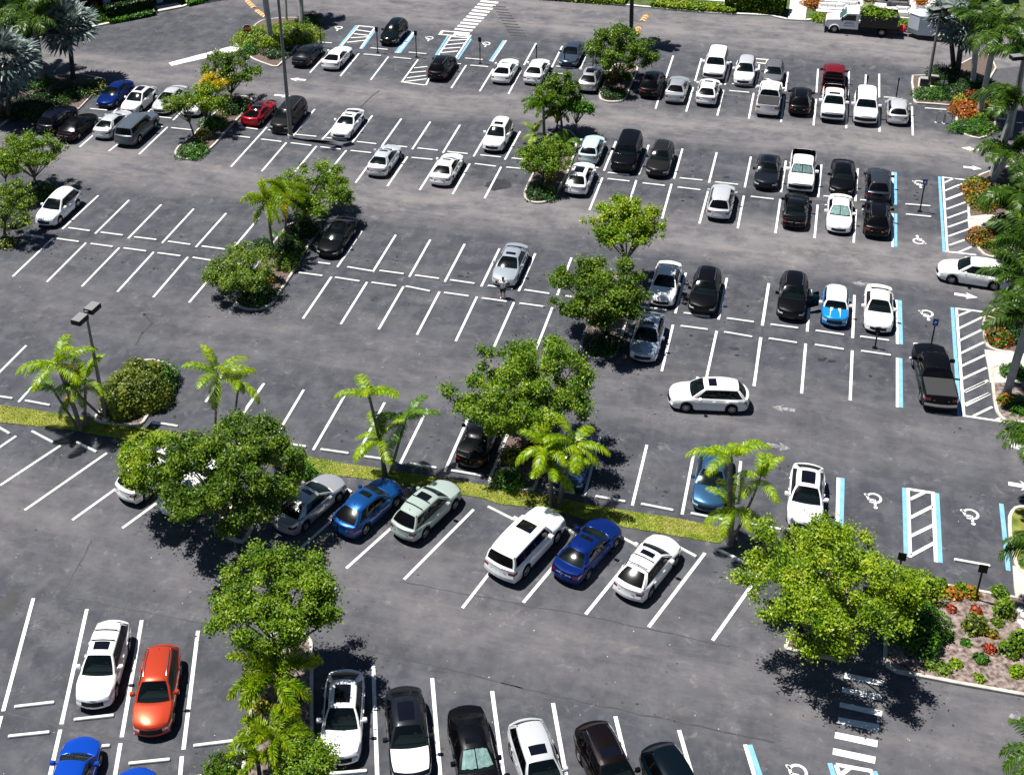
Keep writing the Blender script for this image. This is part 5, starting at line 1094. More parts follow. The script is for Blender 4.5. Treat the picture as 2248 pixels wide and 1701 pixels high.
def fan_mesh(var):
    rg = np.random.default_rng(500+var); e = radians((75, 50, 25, 0, -28)[var]); d = np.array([cos(e), 0, sin(e)]); c = d*.45; V = [np.array(x) for x in ((0, -.012, 0), (0, .012, 0), c+(0, .01, 0), c-(0, .01, 0))]
    up_ = np.array([-d[2], 0, d[0]]); ns = 26
    for k in range(ns):
        a = (k/(ns-1)-.5)*radians(250); v = d*cos(a)+np.array([0, 1, 0])*sin(a)+up_*(.28*(k % 2)-.05-.25*abs(sin(a))); v /= np.linalg.norm(v)
        ll = .55*rg.uniform(.88, 1.05); wv = np.cross(v, up_); wv /= np.linalg.norm(wv)+1e-9; w1 = .048; m_ = c+v*ll*.6; tip = c+v*ll+np.array([0, 0, -.06])
        V += [c, c+wv*.004, m_+wv*w1, m_-wv*w1, m_-wv*w1, m_+wv*w1, tip+wv*.006, tip-wv*.006]
    return np.array(V)
FM = {}
def fmesh(kind, var, pal):
    if (kind, var, pal) not in FM: FM[(kind, var, pal)] = quads_mesh('frond', fan_mesh(var) if kind == 'fan' else frond_mesh(kind, var), LG[pal])
    return FM[(kind, var, pal)]
def palm(label, base, crown, flen, kind='arch', pal='fern', nf=9, trunk=.07, bark=None, seed=0, old=0, curve=.0, shaft=True, h=None, name=None, vs=(1, 2, 0, 3, 2, 1, 3, 2), z0=.1):
    rg = random.Random(900+seed); B = N(*base); hh, Cn = up_from(B, *crown); hh = h or max(hh, .5)
    Cn = N(crown[0], crown[1], hh); o = thing(name or {'arch': 'palm_tree', 'fox': 'foxtail_palm', 'royal': 'royal_palm', 'fan': 'silver_fan_palm'}[kind], label, 'palm tree', B, 0, 'palm trees'); c = Cn-B
    m = MB(); mid = Vector((c.x*(.5-curve), c.y*(.5-curve), c.z*.5)); pts = []
    for k in range(9):
        t = k/8; pts.append(Vector((0, 0, 0))*(1-t)**2+mid*2*t*(1-t)+c*t*t)
    rr = [trunk*(1.5 if k == 0 else 1.15-.25*k/8) for k in range(9)]
    if kind == 'royal': rr = [trunk*(1.25, 1.1, 1.05, 1.1, 1.12, 1.08, 1.0, .9, .8)[k] for k in range(9)]
    m.tube(pts, rr, 10); m.build('trunk', bark or PBARK, o)
    if shaft and kind != 'fan':
        d = (pts[-1]-pts[-2]).normalized(); s_ = MB(); L_ = flen*.26; s_.tube([pts[-1]-d*L_*.9, pts[-1]-d*L_*.4, pts[-1]+d*.08], [trunk*.85, trunk*1.05, trunk*.45], 8); s_.build('crown_shaft', SHAFT, o)
    nf = max(6, nf-2) if kind == 'arch' else nf
    for k in range(nf):
        v = vs[k % len(vs)] if kind != 'fan' else (0, 1, 1, 2, 2, 3, 3, 4, 4, 2)[k % 10]; p_ = pal if k >= old else 'gold'
        f = link(bpy.data.objects.new('frond', fmesh(kind, v if k >= old else 4, p_))); f.parent = o; f.location = c; s = flen*rg.uniform(.9, 1.15)*(1.22 if kind == 'arch' else 1); f.scale = (s, s*rg.uniform(.9, 1.1), s*rg.uniform(.92, 1.08)); f.rotation_euler = (rg.uniform(-.15, .15), rg.uniform(-.1, .1), k*2.399+rg.uniform(-.3, .3)+seed)
    return o
palm('tall bright palm leaning left beside the round shrub', (177, 941), (126, 800), 2.0, 'arch', 'fern', 11, .13, seed=1, curve=.2, old=1)
palm('bright palm in the middle of the left cluster', (186, 935), (188, 833), 1.6, 'arch', 'fern', 9, .09, seed=2)
palm('short bright palm at the foot of the round shrub', (234, 925), (168, 862), 1.5, 'arch', 'fern', 8, .08, seed=3, old=1)
palm('bright palm in front of the left leaning palm', (170, 938), (118, 858), 1.5, 'arch', 'fernd', 8, .08, seed=31)
palm('bright palm rising behind the largest oak', (470, 985), (477, 820), 1.75, 'arch', 'fern', 9, .08, seed=4)
palm('smaller palm right behind the largest oak', (505, 990), (525, 838), 1.35, 'arch', 'fern', 8, .07, seed=5)
palm('upper bright palm of the clump on the median', (848, 1046), (810, 868), 1.85, 'arch', 'fern', 9, .09, seed=6, curve=.15)
palm('right palm of the clump on the median', (856, 1040), (890, 922), 1.65, 'arch', 'fernd', 9, .08, seed=7)
palm('lower bright palm of the clump on the median', (842, 1050), (836, 962), 1.75, 'arch', 'fern', 9, .08, seed=8)
palm('left palm of the cluster beside the clipped hedge', (1218, 1111), (1196, 978), 1.6, 'arch', 'fern', 9, .08, seed=9)
palm('upper right palm of the cluster beside the clipped hedge', (1228, 1108), (1262, 972), 1.65, 'arch', 'fern', 9, .08, seed=10)
palm('lower palm of the cluster beside the clipped hedge', (1210, 1114), (1206, 1030), 1.65, 'arch', 'fern', 9, .08, seed=11)
palm('middle palm of the cluster beside the clipped hedge', (1226, 1116), (1238, 1010), 1.35, 'arch', 'fern', 8, .08, seed=12)
palm('tallest bright palm in front of the steel blue saloon', (1600, 1190), (1604, 1003), 1.75, 'arch', 'fern', 9, .12, seed=13)
palm('right leaning palm beside the steel blue saloon', (1608, 1186), (1668, 1052), 1.55, 'arch', 'fern', 8, .07, seed=14, curve=-.1)
palm('low dark trunked palm in front of the steel blue saloon', (1602, 1196), (1610, 1114), 1.6, 'arch', 'fern', 9, .13, seed=15)
palm('left yellow green foxtail palm', (601, 567), (586, 444), 1.95, 'fox', 'fern', 13, .10, seed=16, old=0)
palm('right yellow green foxtail palm', (626, 524), (628, 424), 1.85, 'fox', 'fern', 13, .10, seed=17, old=1)
palm('small understory palm between the foxtail trunks', (610, 560), (612, 520), 1.0, 'arch', 'fernd', 9, .05, seed=18)
palm('left foxtail palm in the bed at the top middle', (1195, 310), (1193, 232), 1.9, 'fox', 'fernd', 13, .12, seed=19)
palm('right foxtail palm in the bed at the top middle', (1235, 290), (1230, 248), 1.8, 'fox', 'fern', 12, .10, seed=20)
palm('low fern palm left of the foxtail trunk at the top middle', (1176, 312), (1174, 294), 1.2, 'arch', 'fern', 9, .05, seed=21, h=.9)
palm('low fern palm right of the foxtail trunk at the top middle', (1240, 330), (1242, 312), 1.2, 'arch', 'fernd', 9, .05, seed=22, h=.8)
palm('tall foxtail palm in the bottom bed', (609, 1603), (598, 1486), 2.35, 'fox', 'fern', 14, .13, seed=23, bark=DBARK)
palm('bushy foxtail palm at the bottom edge', (606, 1725), (600, 1618), 1.9, 'fox', 'fern', 13, .12, seed=24, bark=DBARK, old=1)
palm('second bushy foxtail palm at the bottom edge left', (575, 1745), (566, 1668), 1.6, 'fox', 'fern', 11, .10, seed=25, bark=DBARK)
# royal palms on the right edge and behind
R_ = [('royal palm behind the top right bed', (2148, 256), (2190, 62), 3.0), ('royal palm with the highest crown at the top right corner', (2134, 200), (2148, 40), 2.7), ('royal palm partly outside the top right corner', (2215, 300), (2250, 120), 3.0),
      ('royal palm over the corner bed with orange crotons', (2178, 385), (2228, 225), 2.9), ('royal palm over the upper hatched zone', (2168, 413), (2222, 330), 2.6), ('royal palm above the upper pavement', (2196, 515), (2240, 420), 2.9),
      ('royal palm right of the upper pavement', (2187, 520), (2234, 470), 2.2), ('royal palm above the white SUV driving out', (2232, 640), (2262, 545), 2.8), ('royal palm over the red flowering bed', (2217, 712), (2250, 618), 2.6),
      ('royal palm beside the lower pavement', (2208, 870), (2262, 690), 2.7), ('royal palm cut by the right edge below the hatched zones', (2270, 1120), (2262, 962), 2.3), ('royal palm tip over the right lawn', (2290, 1330), (2272, 1200), 2.2), ('royal palm tip at the lower right corner', (2290, 1780), (2276, 1650), 2.0)]
for k, (lb, b, c, fl) in enumerate(R_): palm(lb, b, c if k < 10 else (c[0]+14, c[1]), fl*(1.08 if k < 10 else .9), 'royal', 'royal', 16, .22 if k < 10 else .18, RBARK, seed=40+k)
palm('royal palm standing on the stop sign island, front', (596, 99), (572, -80), 2.6, 'royal', 'royal', 13, .27, RBARK, seed=60, h=8.6)
palm('royal palm standing on the stop sign island, back', (663, 56), (652, -110), 2.6, 'royal', 'royal', 13, .27, RBARK, seed=61, h=7.6)
palm('slender palm between the two royal palms of the stop sign island', (629, 50), (622, -120), 2.3, 'royal', 'royal', 11, .13, RBARK, seed=62, h=8)
palm('dark trunked palm rising behind the round oak at the top', (1385, 100), (1388, -40), 2.5, 'royal', 'royal', 13, .19, DBARK, seed=63, h=6.4)
palm('tall palm with grey trunk at the top left', (93, 190), (74, 36), 3.6, 'royal', 'royal', 18, .28, PBARK, seed=64)
palm('green palm behind the silver palms at the top left corner', (50, 150), (42, 10), 3.4, 'royal', 'royal', 13, .2, PBARK, seed=65)
palm('green palm filling the top left corner', (-20, 160), (-4, 30), 3.4, 'royal', 'royal', 13, .2, PBARK, seed=66)
palm('silver fan palm with dark trunk beside the road at the top left', (161, 175), (150, 62), 3.2, 'fan', 'silver', 22, .22, DBARK, seed=67)
palm('silver fan palm spreading from the left edge', (20, 262), (12, 132), 3.3, 'fan', 'silver', 22, .22, DBARK, seed=68)
palm('low silver fan palm under the larger one at the left edge', (0, 262), (6, 190), 2.6, 'fan', 'silver', 18, .2, DBARK, seed=69)
palm('silver fan palm behind the lamp column at the top right', (2096, 172), (2084, 42), 2.5, 'fan', 'silver', 20, .2, DBARK, seed=70)
palm('dark trunked fan palm right of the lamp column', (2100, 176), (2112, 78), 2.3, 'fan', 'silver', 18, .24, DBARK, seed=71)

# shrubs: leafy domes and hedges
def shrub(label, px, r, pal, h=None, n=None, size=.08, z=None, ry=None, ang=0, name='shrub', flowers=None, dense=1.0, seed=[0]):
    seed[0] += 1; rg = np.random.default_rng(2000+seed[0]); h = h or r*1.0; ry = ry or r; B = N(px[0], px[1], h*.45); B.z = .1
    o = thing(name, label, 'plant', B, ang, 'shrubs and bedding plants'); n = n or int(min(9000, 420*dense*(r*ry+.35*h*(r+ry))/(size/.08)**2))+120
    d = rg.normal(size=(n, 3)); d[:, 2] = np.abs(d[:, 2]); d /= np.linalg.norm(d, axis=1)[:, None]; k = (.80+.22*rg.random(n))[:, None]
    a_ = np.arctan2(d[:, 1], d[:, 0]); lump = (1+.13*np.sin(a_*3+seed[0])*(1-d[:, 2])+.10*np.sin(a_*5+2*seed[0])+.10*rg.random(n)**2)[:, None]
    P = d*k*lump*np.array([r, ry, h]); Nr = d*.8+rg.normal(size=(n, 3))*.5+np.array([0, 0, .3]); Nr /= np.linalg.norm(Nr, axis=1)[:, None]
    me = quads_mesh('foliage', leaf_quads(P, Nr, size, rg, .6), LG[pal]); f = link(bpy.data.objects.new('foliage', me)); f.parent = o
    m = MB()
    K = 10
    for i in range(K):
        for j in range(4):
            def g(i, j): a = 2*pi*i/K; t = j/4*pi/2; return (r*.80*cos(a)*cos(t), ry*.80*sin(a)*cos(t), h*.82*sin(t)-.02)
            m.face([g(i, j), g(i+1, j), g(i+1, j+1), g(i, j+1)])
    m.build('inner_shade_core', mat_inner, o)  # solid near-black dome; shade inside the leaves is put into its colour
    if flowers:
        nf = int(r*ry*60)+60; d = d[:nf]; P = d*1.02*np.array([r, ry, h]); me = quads_mesh('flowers', leaf_quads(P, Nr[:nf], size*1.25, rg, .9), LG[flowers]); f = link(bpy.data.objects.new('flowers', me)); f.parent = o; f['kind'] = 'stuff'
    return o
mat_inner = mat('painted inner shade', (.008, .015, .004), .95)  # near-black colour stands in for shade between the leaves
shrub('large round coppery green shrub filling its island beside the lamp column', (300, 848), 2.0, 'olive', 2.1, 12000, .085, ry=2.5, ang=TH-pi/2-.15)
shrub('green side of the round shrub next to the kerb', (358, 828), .95, 'hedge', 1.5, ry=1.4, ang=TH-pi/2)
for lb, p, r, pal, h, kw in (
 ('dark green clipped mound at the tip of the two tree island', (424, 330), 1.35, 'hedge', .6, dict(ry=1.6, ang=-.3)), ('yellow green plant on the two tree island', (446, 295), .75, 'yellow', .6, {}), ('green shrub behind the lime green tree', (470, 268), 1.3, 'hedge', .9, {}), ('dark round shrub left of the crimson sports car', (516, 232), 1.45, 'dark', 1.1, {}), ('yellow leaved plant beside the crimson sports car', (498, 244), .6, 'yellow', .6, {}),
 ('lime green mound on the stop sign island', (570, 80), 3.0, 'lime', 1.3, dict(ry=2.6, dense=1.0)), ('long lime green hedge behind the palm trunks of the stop sign island', (634, 74), 3.6, 'lime', 1.3, dict(ry=2.7, dense=1.0)), ('dark green round bush at the kerb of the stop sign island', (549, 110), .9, 'hedge', .8, {}), ('dark leafy plant near the kerb corner of the stop sign island', (678, 42), 1.4, 'dark', 1.0, {}), ('dark shrub in front of the lime hedge on the stop sign island', (608, 115), 1.5, 'dark', .6, {}),
 ('dark green mound at the tip of the small oak island', (1348, 204), 1.35, 'dark', .65, dict(ry=1.3)), ('yellow variegated plant under the round oak', (1342, 168), .8, 'yellow', .7, {}), ('olive plant under the round oak on the right', (1372, 168), .7, 'pale', .6, {}),
 ('dark green mound at the tip of the bed at the top middle', (1189, 420), 1.35, 'dark', .65, dict(ry=1.5)), ('yellow variegated plant behind the mound at the top middle', (1204, 388), .6, 'yellow', .5, {}), ('dark shrub between the palm trunks at the top middle', (1222, 318), 1.6, 'dark', .9, dict(ry=1.6)), ('dark green shrub left in the bed at the top middle', (1184, 340), 1.0, 'hedge', .8, {}),
 ('dark green mound at the tip of the foxtail palm island', (563, 646), 1.45, 'dark', .75, dict(ry=1.4)), ('pale yellow variegated plant on the foxtail palm island', (578, 607), .9, 'yellow', .8, {}), ('dark shrub beside the black saloon at the foxtail palm island', (668, 500), 1.25, 'dark', 1.0, {}), ('shady shrub in the middle of the foxtail palm island', (636, 545), 1.3, 'dark', .9, dict(ry=1.6)), ('olive shrub with pale leaves on the foxtail palm island', (630, 575), 1.0, 'pale', .8, {}), ('green shrub left of the foxtail palm trunks', (578, 540), 1.0, 'dark', .9, {}),
 ('dark green mound at the tip of the oak island in the middle', (1322, 754), 1.32, 'dark', .7, dict(ry=1.35)),
 ('dark clipped shrub beside the white SUV at the far left', (92, 420), 1.3, 'dark', .9, {}), ('straggly plants in the bed at the left edge', (30, 480), 1.6, 'pale', .7, dict(dense=.35)), ('small olive plants low in the bed at the left edge', (10, 530), 1.0, 'olive', .6, dict(dense=.4)),
 ('bright green clipped hedge beside the palm cluster', (1118, 1052), .98, 'hedge', .9, dict(ry=.75)), ('yellow and green croton behind the clipped hedge', (1128, 1000), .7, 'yellow', .8, {}), ('red croton behind the palm cluster', (1160, 982), .45, 'red', .7, {}), ('dark shrub at the left foot of the sage green SUV', (662, 1034), .8, 'hedge', .6, {}),
 ('dark shrubs along the top left bed', (150, 200), 2.4, 'dark', 1.0, dict(ry=1.6)), ('dark shrub mass in the shade at the left of the top left bed', (60, 235), 3.4, 'dark', 1.0, dict(ry=2.6, dense=.7)), ('reddish dark shrub beside the bright blue saloon', (203, 192), 1.7, 'olive', .8, dict(ry=1.5, dense=.5)), ('shaded ground shrub in the middle of the top left bed', (110, 215), 2.6, 'dark', .7, dict(ry=2.0, dense=.7)), ('green shrub at the foot of the left palm', (80, 178), 1.6, 'hedge', .9, {}),
 ('fresh green bedding at the front of the top right bed', (2048, 206), 2.0, 'hedge', .7, dict(ry=1.2)), ('dark leafy shrub behind the utility cabinets', (2075, 165), 1.8, 'dark', 1.3, {}), ('dark shrub at the far end of the top right bed', (2142, 190), 1.9, 'dark', 1.0, dict(ry=1.6)), ('olive shrub under the rear royal palm trunk', (2160, 215), 1.6, 'olive', .9, {}), ('dark shrub around the dark trunked fan palm', (2110, 182), 2.0, 'dark', 1.2, {}), ('low dark shrub in the middle of the top right bed', (2098, 205), 1.6, 'dark', .9, {}), ('yellow green croton in the top right bed', (2106, 218), .9, 'yellow', .7, {}), ('pink red plant in the top right bed', (2132, 214), .8, 'red', .9, {}), ('orange red croton in front of the royal palm trunk', (2122, 240), 1.5, 'orange', .8, dict(flowers='red')), ('brown orange croton right of the royal palm trunk', (2165, 240), 1.1, 'mixed', .8, {}), ('fresh green bedding at the round end of the top right bed', (2138, 278), 2.0, 'hedge', .7, dict(ry=1.5)), ('lime and dark plant at the foot of the royal palm', (2152, 262), .7, 'pale', .7, {}),
 ('green and orange croton at the top of the upper right bed', (2152, 415), 1.3, 'mixed', .8, dict(flowers='orange')), ('leafy croton in the middle of the upper right bed', (2158, 440), 1.3, 'mixed', .8, dict(ry=1.5)), ('red and orange croton below the upper pavement', (2160, 520), 1.2, 'mixed', .8, dict(flowers='red')), ('green plant at the upper end of the upper right bed', (2146, 403), 1.0, 'oaklight', .7, {}), ('dark shrub under the palms in the upper right bed', (2200, 430), 1.8, 'dark', .9, {}), ('dark shrub behind the red and orange croton', (2196, 505), 1.0, 'dark', .8, {}), ('green shrub behind the fronds below the upper pavement', (2220, 548), 1.6, 'royal', .7, {}),
 ('red flowering shrub upper in the lower right bed', (2192, 702), .8, 'mixed', .7, dict(flowers='red')), ('green shrub with red flowers lower in the lower right bed', (2195, 740), .9, 'oaklight', .7, dict(flowers='red')), ('dark shrub behind the red flowers', (2222, 735), .9, 'dark', .8, {}),
 ('dark green plant on the gravel below the lower pavement', (2228, 815), .9, 'hedge', .5, {}), ('lime plant at the kerb below the royal palm trunk', (2208, 878), .45, 'lime', .5, dict(flowers='orange')), ('deep green ground plants below the royal palm trunk', (2236, 890), .9, 'hedge', .5, {}),
 ('big clipped bright green shrub in the lower right bed', (2016, 1368), 1.42, 'hedge', 1.6, dict(ry=1.6, dense=1.5)), ('upper lime green part of the clipped shrub', (2012, 1290), 1.25, 'lime', 1.4, dict(ry=1.2, dense=1.3)), ('round green and copper shrub on the gravel', (2141, 1370), .62, 'olive', .75, {}), ('upright lime shrub near the white stones', (2206, 1335), .50, 'oaklight', .9, {}), ('lime shrub at the right edge of the gravel', (2218, 1422), .50, 'oaklight', .8, {}), ('leafy shrub cut by the right edge', (2244, 1404), .55, 'oaklight', .9, {}),
 ('small bright green plant on the gravel', (2154, 1446), .33, 'hedge', .4, {}), ('tiny yellow green plant near the lower kerb', (2098, 1458), .28, 'lime', .3, {}), ('low grassy plant near the lower kerb', (2070, 1468), .40, 'pale', .3, {}), ('orange and green croton beside the sign post', (2094, 1303), .42, 'mixed', .4, dict(flowers='orange')), ('leafy croton at the foot of the sign post', (2132, 1302), .40, 'oaklight', .45, dict(flowers='orange')), ('green plant at the upper kerb left of the crotons', (2062, 1285), .42, 'oaklight', .6, {}), ('small dark red plant on the gravel', (2088, 1338), .25, 'red', .25, {}), ('dark red plant below the copper shrub', (2172, 1425), .32, 'red', .3, {}), ('reddish sprig above the copper shrub', (2142, 1340), .28, 'red', .3, {}), ('pale green sprig at the right edge of the lower bed', (2236, 1475), .40, 'lime', .4, {}),
 ('yellow green underplanting of the bottom bed, left', (575, 1550), .45, 'yellow', .4, {}), ('yellow green underplanting of the bottom bed, right', (632, 1560), .50, 'yellow', .4, dict(dense=.6)), ('dark low plants under the foxtail palm', (640, 1520), .7, 'dark', .4, {}), ('olive low plants under the oak of the bottom bed', (560, 1480), .7, 'olive', .4, {}), ('dark undergrowth on the island of the big lime green tree', (1790, 1412), .9, 'dark', .35, dict(dense=.6)),
 ('golden bush beside the far road at the top left', (208, 22), 1.1, 'bloom', 1.1, {}), ('brown leaved bush behind the golden bush', (217, 4), 1.0, 'orange', 1.3, {}), ('green ball shrub in front of the golden bush', (215, 38), 1.1, 'hedge', .9, {}),
 ('orange and green croton beside the pale garden path', (1785, 6), 1.2, 'orange', 1.0, {}), ('lime green plant left of the dump truck', (1800, 39), 1.0, 'lime', .6, {}), ('dry green plants between the dump truck and the trailer', (1972, 52), 1.3, 'pale', .5, {})):
    shrub(lb, p, r, pal, h, **kw)
def hedge(label, pts, wd, h, pal, size=.1, n=1400, name='hedge'):
    global hn; hn = globals().get('hn', 0)+1; rg = np.random.default_rng(3000+hn); P = [N(px, py, .1) for px, py in pts]; o = thing(name, label, 'hedge', P[0], 0, 'hedges beyond the far kerb'); P = [p-P[0] for p in P]
    L = [(b-a).length for a, b in zip(P, P[1:])]; cum = np.cumsum(L)/sum(L); u = rg.random(n); k = np.searchsorted(cum, u); X = np.zeros((n, 3)); m = MB()
    for i in range(len(L)):
        a, b = P[i], P[i+1]; d = (b-a).normalized(); nn = Vector((-d.y, d.x, 0)); s = np.where(k == i)[0]; t = rg.random(len(s)); side = rg.random(len(s))*2-1; zz = rg.random(len(s)); top = rg.random(len(s)) < .5
        off = np.where(top, side, np.sign(side))*wd/2; z = np.where(top, h, zz*h)+rg.normal(size=len(s))*.06
        X[s] = np.array(a)+np.outer(t, np.array(b-a))+np.outer(off+rg.normal(size=len(s))*.06, np.array(nn)); X[s, 2] = z
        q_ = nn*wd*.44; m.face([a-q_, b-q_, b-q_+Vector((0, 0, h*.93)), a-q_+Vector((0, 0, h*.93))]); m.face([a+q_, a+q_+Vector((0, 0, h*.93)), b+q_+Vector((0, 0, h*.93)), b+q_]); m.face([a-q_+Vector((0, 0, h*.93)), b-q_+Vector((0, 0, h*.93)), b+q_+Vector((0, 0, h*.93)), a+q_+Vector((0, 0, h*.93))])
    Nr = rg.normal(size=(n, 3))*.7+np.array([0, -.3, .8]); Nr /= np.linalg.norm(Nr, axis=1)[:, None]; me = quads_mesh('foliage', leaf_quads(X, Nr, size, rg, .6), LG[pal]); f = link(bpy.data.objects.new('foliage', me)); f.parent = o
    m.build('inner_shade_core', mat_inner, o); return o  # near-black core panels carry the hedge's inner shade as colour
hedge('dark clipped hedge in front of the dark building at the top left', [(232, 45), (290, 32), (335, 22)], 1.2, 1.5, 'dark', .12, 2600)
hedge('low bright green planting between the clipped hedge and the kerb', [(236, 47), (300, 35), (337, 27)], 1.6, .35, 'hedge', .12, 1800)
hedge('low green planting right of the driveway', [(405, 8), (450, -2), (520, -12)], 1.8, .4, 'hedge', .12, 1800)
hedge('yellow green low planting along the far kerb, left of the palm', [(1180, -8), (1290, 0), (1375, 6)], 1.6, .45, 'lime', .13, 2200)
hedge('yellow green low planting along the far kerb, right of the palm', [(1430, 10), (1500, 17), (1615, 25)], 1.6, .45, 'lime', .13, 2600)
hedge('tall leafy hedge along the far kerb before the garden path', [(1592, 16), (1660, 22), (1722, 29)], 2.0, 1.8, 'oak', .16, 4200)
hedge('hedge behind the golden bush at the top left', [(20, 88), (110, 66), (190, 45)], 2.0, 1.6, 'dark', .14, 2600)

def scatter(label, key, n, pal, size, name, seed):
    P = ISL[key]; rg = np.random.default_rng(seed); X = [p.x for p in P]; Y = [p.y for p in P]; out = []
    while len(out) < n:
        xs = rg.uniform(min(X), max(X), 4000); ys = rg.uniform(min(Y), max(Y), 4000); ins = np.zeros(4000, bool); j = len(P)-1
        for i in range(len(P)):
            c = ((Y[i] > ys) != (Y[j] > ys)) & (xs < (X[j]-X[i])*(ys-Y[i])/((Y[j]-Y[i]) or 1e-9)+X[i]); ins ^= c; j = i
        out += list(zip(xs[ins], ys[ins]))
    Q = np.array(out[:n]); Pn = np.column_stack([Q, rg.uniform(.03, .075, n)]); Nr = rg.normal(size=(n, 3))*np.array([.6, .6, .3])+np.array([0, 0, 1.0]); Nr /= np.linalg.norm(Nr, axis=1)[:, None]
    o = link(bpy.data.objects.new(name, quads_mesh(name, leaf_quads(Pn, Nr, size, rg, .35), LG[pal]))); tag(o, label, 'grass' if 'grass' in name else 'ground cover'); o['kind'] = 'stuff'
LG['turf'] = leafmat('turf blades', [(.10, .19, .004), (.22, .33, .006), (.36, .40, .03), (.44, .36, .14)], big=.35)
LG['litter'] = leafmat('leaf litter', [(.05, .03, .02), (.16, .10, .07), (.34, .24, .18), (.12, .18, .02)], big=.6, trans=.0)
scatter('patchy yellow green grass of the long median strip', 'median', 26000, 'turf', .055, 'median_grass', 1)
scatter('tufted grass of the kerbed lawn at the right edge', 'r4', 5000, 'turf', .07, 'lawn_grass', 2)
for k_, (key, lb) in enumerate((('r5', 'leaf litter and sprigs on the gravel bed at the lower right'), ('i11', 'leaf litter on the bottom bed under the foxtail palms'), ('i7', 'leaf litter on the oak island in the middle'), ('i6', 'leaf litter on the foxtail palm island'), ('topleft', 'leaf litter in the shaded top left bed'), ('i8', 'leaf litter around the round coppery shrub'))): scatter(lb, key, (2600, 1800, 900, 900, 4500, 600)[k_], 'litter', .06, 'leaf_litter', 10+k_)
for lb, p, r, pal, h in [('tangled low sprig near the lower kerb, left end', (2040, 1462), 0.3, 'pale', 0.25), ('dark straggly sprig beside the big clipped shrub', (2078, 1400), 0.28, 'dark', 0.25), ('thin green sprig in the middle of the gravel bed', (2120, 1412), 0.24, 'hedge', 0.22), ('reddish straggly sprig right of the copper shrub', (2178, 1392), 0.3, 'mixed', 0.3), ('low green tuft under the upright lime shrub', (2190, 1368), 0.3, 'pale', 0.25), ('small tuft close to the lower kerb, middle', (2150, 1490), 0.25, 'lime', 0.22), ('green tuft between the crotons at the upper kerb', (2110, 1290), 0.3, 'oaklight', 0.35), ('leafy plant at the upper kerb right of the sign post', (2195, 1300), 0.42, 'oaklight', 0.5)]: shrub(lb, p, r, pal, h)
# ------------------------------------------------------------------ dump truck and trailer beyond the rows
a_, b_ = T(3, 0, 592, 268), T(3, 0, 1172, 312); d_ = (a_-b_); LT = d_.length; d_.normalize(); n_ = Vector((-d_.y, d_.x, 0)); 
side = 1 if n_.y > 0 else -1                                       # body lies away from the camera side
ctr = (a_+b_)/2+n_*side*1.05
TRK = thing('dump_truck', 'white landscaping truck with a black dump body full of green branches', 'truck', ctr, math.atan2(d_.y, d_.x))
h = LT/2; WP = paint(*WH); s_ = LT/7.2
def bxp(name, m, *bs, parent=TRK, sharp=30, bev=.04):
    mb = MB()
    for b in bs: mb.box(*b, bev=bev)
    return mb.build(name, m, parent, sharp=sharp)
def prism(name, m, prof, y0, y1, parent, sharp=30):
    mb = MB(); n = len(prof)
    for i in range(n): p, q_ = prof[i], prof[(i+1) % n]; mb.face([(p[0], y0, p[1]), (p[0], y1, p[1]), (q_[0], y1, q_[1]), (q_[0], y0, q_[1])])
    mb.face([(x, y0, z) for x, z in prof]); mb.face([(x, y1, z) for x, z in prof][::-1]); return mb.build(name, m, parent, sharp=sharp)
cabx = h-3.15
prism('bonnet', WP, [(h-.05, .75), (h-.02, 1.15), (h-.15, 1.38), (h-1.25, 1.48), (h-1.25, .6), (h-.3, .6)], -.92, .92, TRK)
prism('cab', WP, [(h-1.25, .55), (h-1.25, 1.46), (h-1.35, 1.5), (h-1.95, 2.12), (h-2.15, 2.18), (cabx+.05, 2.18), (cabx, 2.0), (cabx, .55)], -.95, .95, TRK)
prism('windscreen', GFRONT, [(h-1.36, 1.545), (h-1.93, 2.115), (h-1.91, 2.135), (h-1.32, 1.55)], -.8, .8, TRK)
for s in (-1, 1):
    prism('door_window', GSIDE, [(h-1.55, 1.45), (h-2.02, 2.0), (cabx+.3, 2.02), (cabx+.3, 1.45)], s*.952, s*.965, TRK)
    prism('door', WP, [(h-1.5, .62), (h-1.5, 1.42), (cabx+.22, 1.42), (cabx+.22, .62)], s*.952, s*.97, TRK)
    bxp('mirror', DKTRIM, (h-1.65, h-1.5, s*1.2-.12, s*1.2+.12, 1.45, 1.85)); bxp('headlight', HEADL, (h-.1, h-.0, s*.75-.13, s*.75+.13, .85, 1.08))
    # blue door lettering, too small to read in the photograph
    mb = MB(); y = s*.975
    for (x0, x1, z0, z1) in ((h-2.75, h-1.75, 1.06, 1.2), (h-2.6, h-1.9, 1.22, 1.34)): 
        k = 9
        for i in range(k): xa = x0+(x1-x0)*i/k; xb = xa+(x1-x0)/k*.78; mb.face([(xa, y, z0), (xb, y, z0), (xb-.02, y, z1-.03*(i % 3)), (xa+.01, y, z1)])
    for i in range(14): xa = h-2.85+i*.08; mb.face([(xa, y, .84), (xa+.055, y, .84), (xa+.055, y, .94), (xa, y, .94)])
    mb.build('door_lettering', mat('blue lettering', (.05, .16, .22), .5), TRK, sharp=0)
bxp('grille', DKTRIM, (h-.02, h+.04, -.6, .6, .8, 1.12)); bxp('bumper', CHROME, (h-.02, h+.16, -.98, .98, .48, .72)); bxp('chassis', BLACK, (-h+.1, h-.3, -.45, .45, .45, .75))
rear0, rear1 = -h, cabx-.18; mb = MB()
for b in ((rear0, rear1, -1.18, -1.10, .95, 2.15), (rear0, rear1, 1.10, 1.18, .95, 2.15), (rear1-.08, rear1, -1.1, 1.1, .95, 2.35), (rear0, rear0+.08, -1.1, 1.1, .95, 2.1), (rear0, rear1, -1.1, 1.1, .93, 1.02)): mb.box(*b)
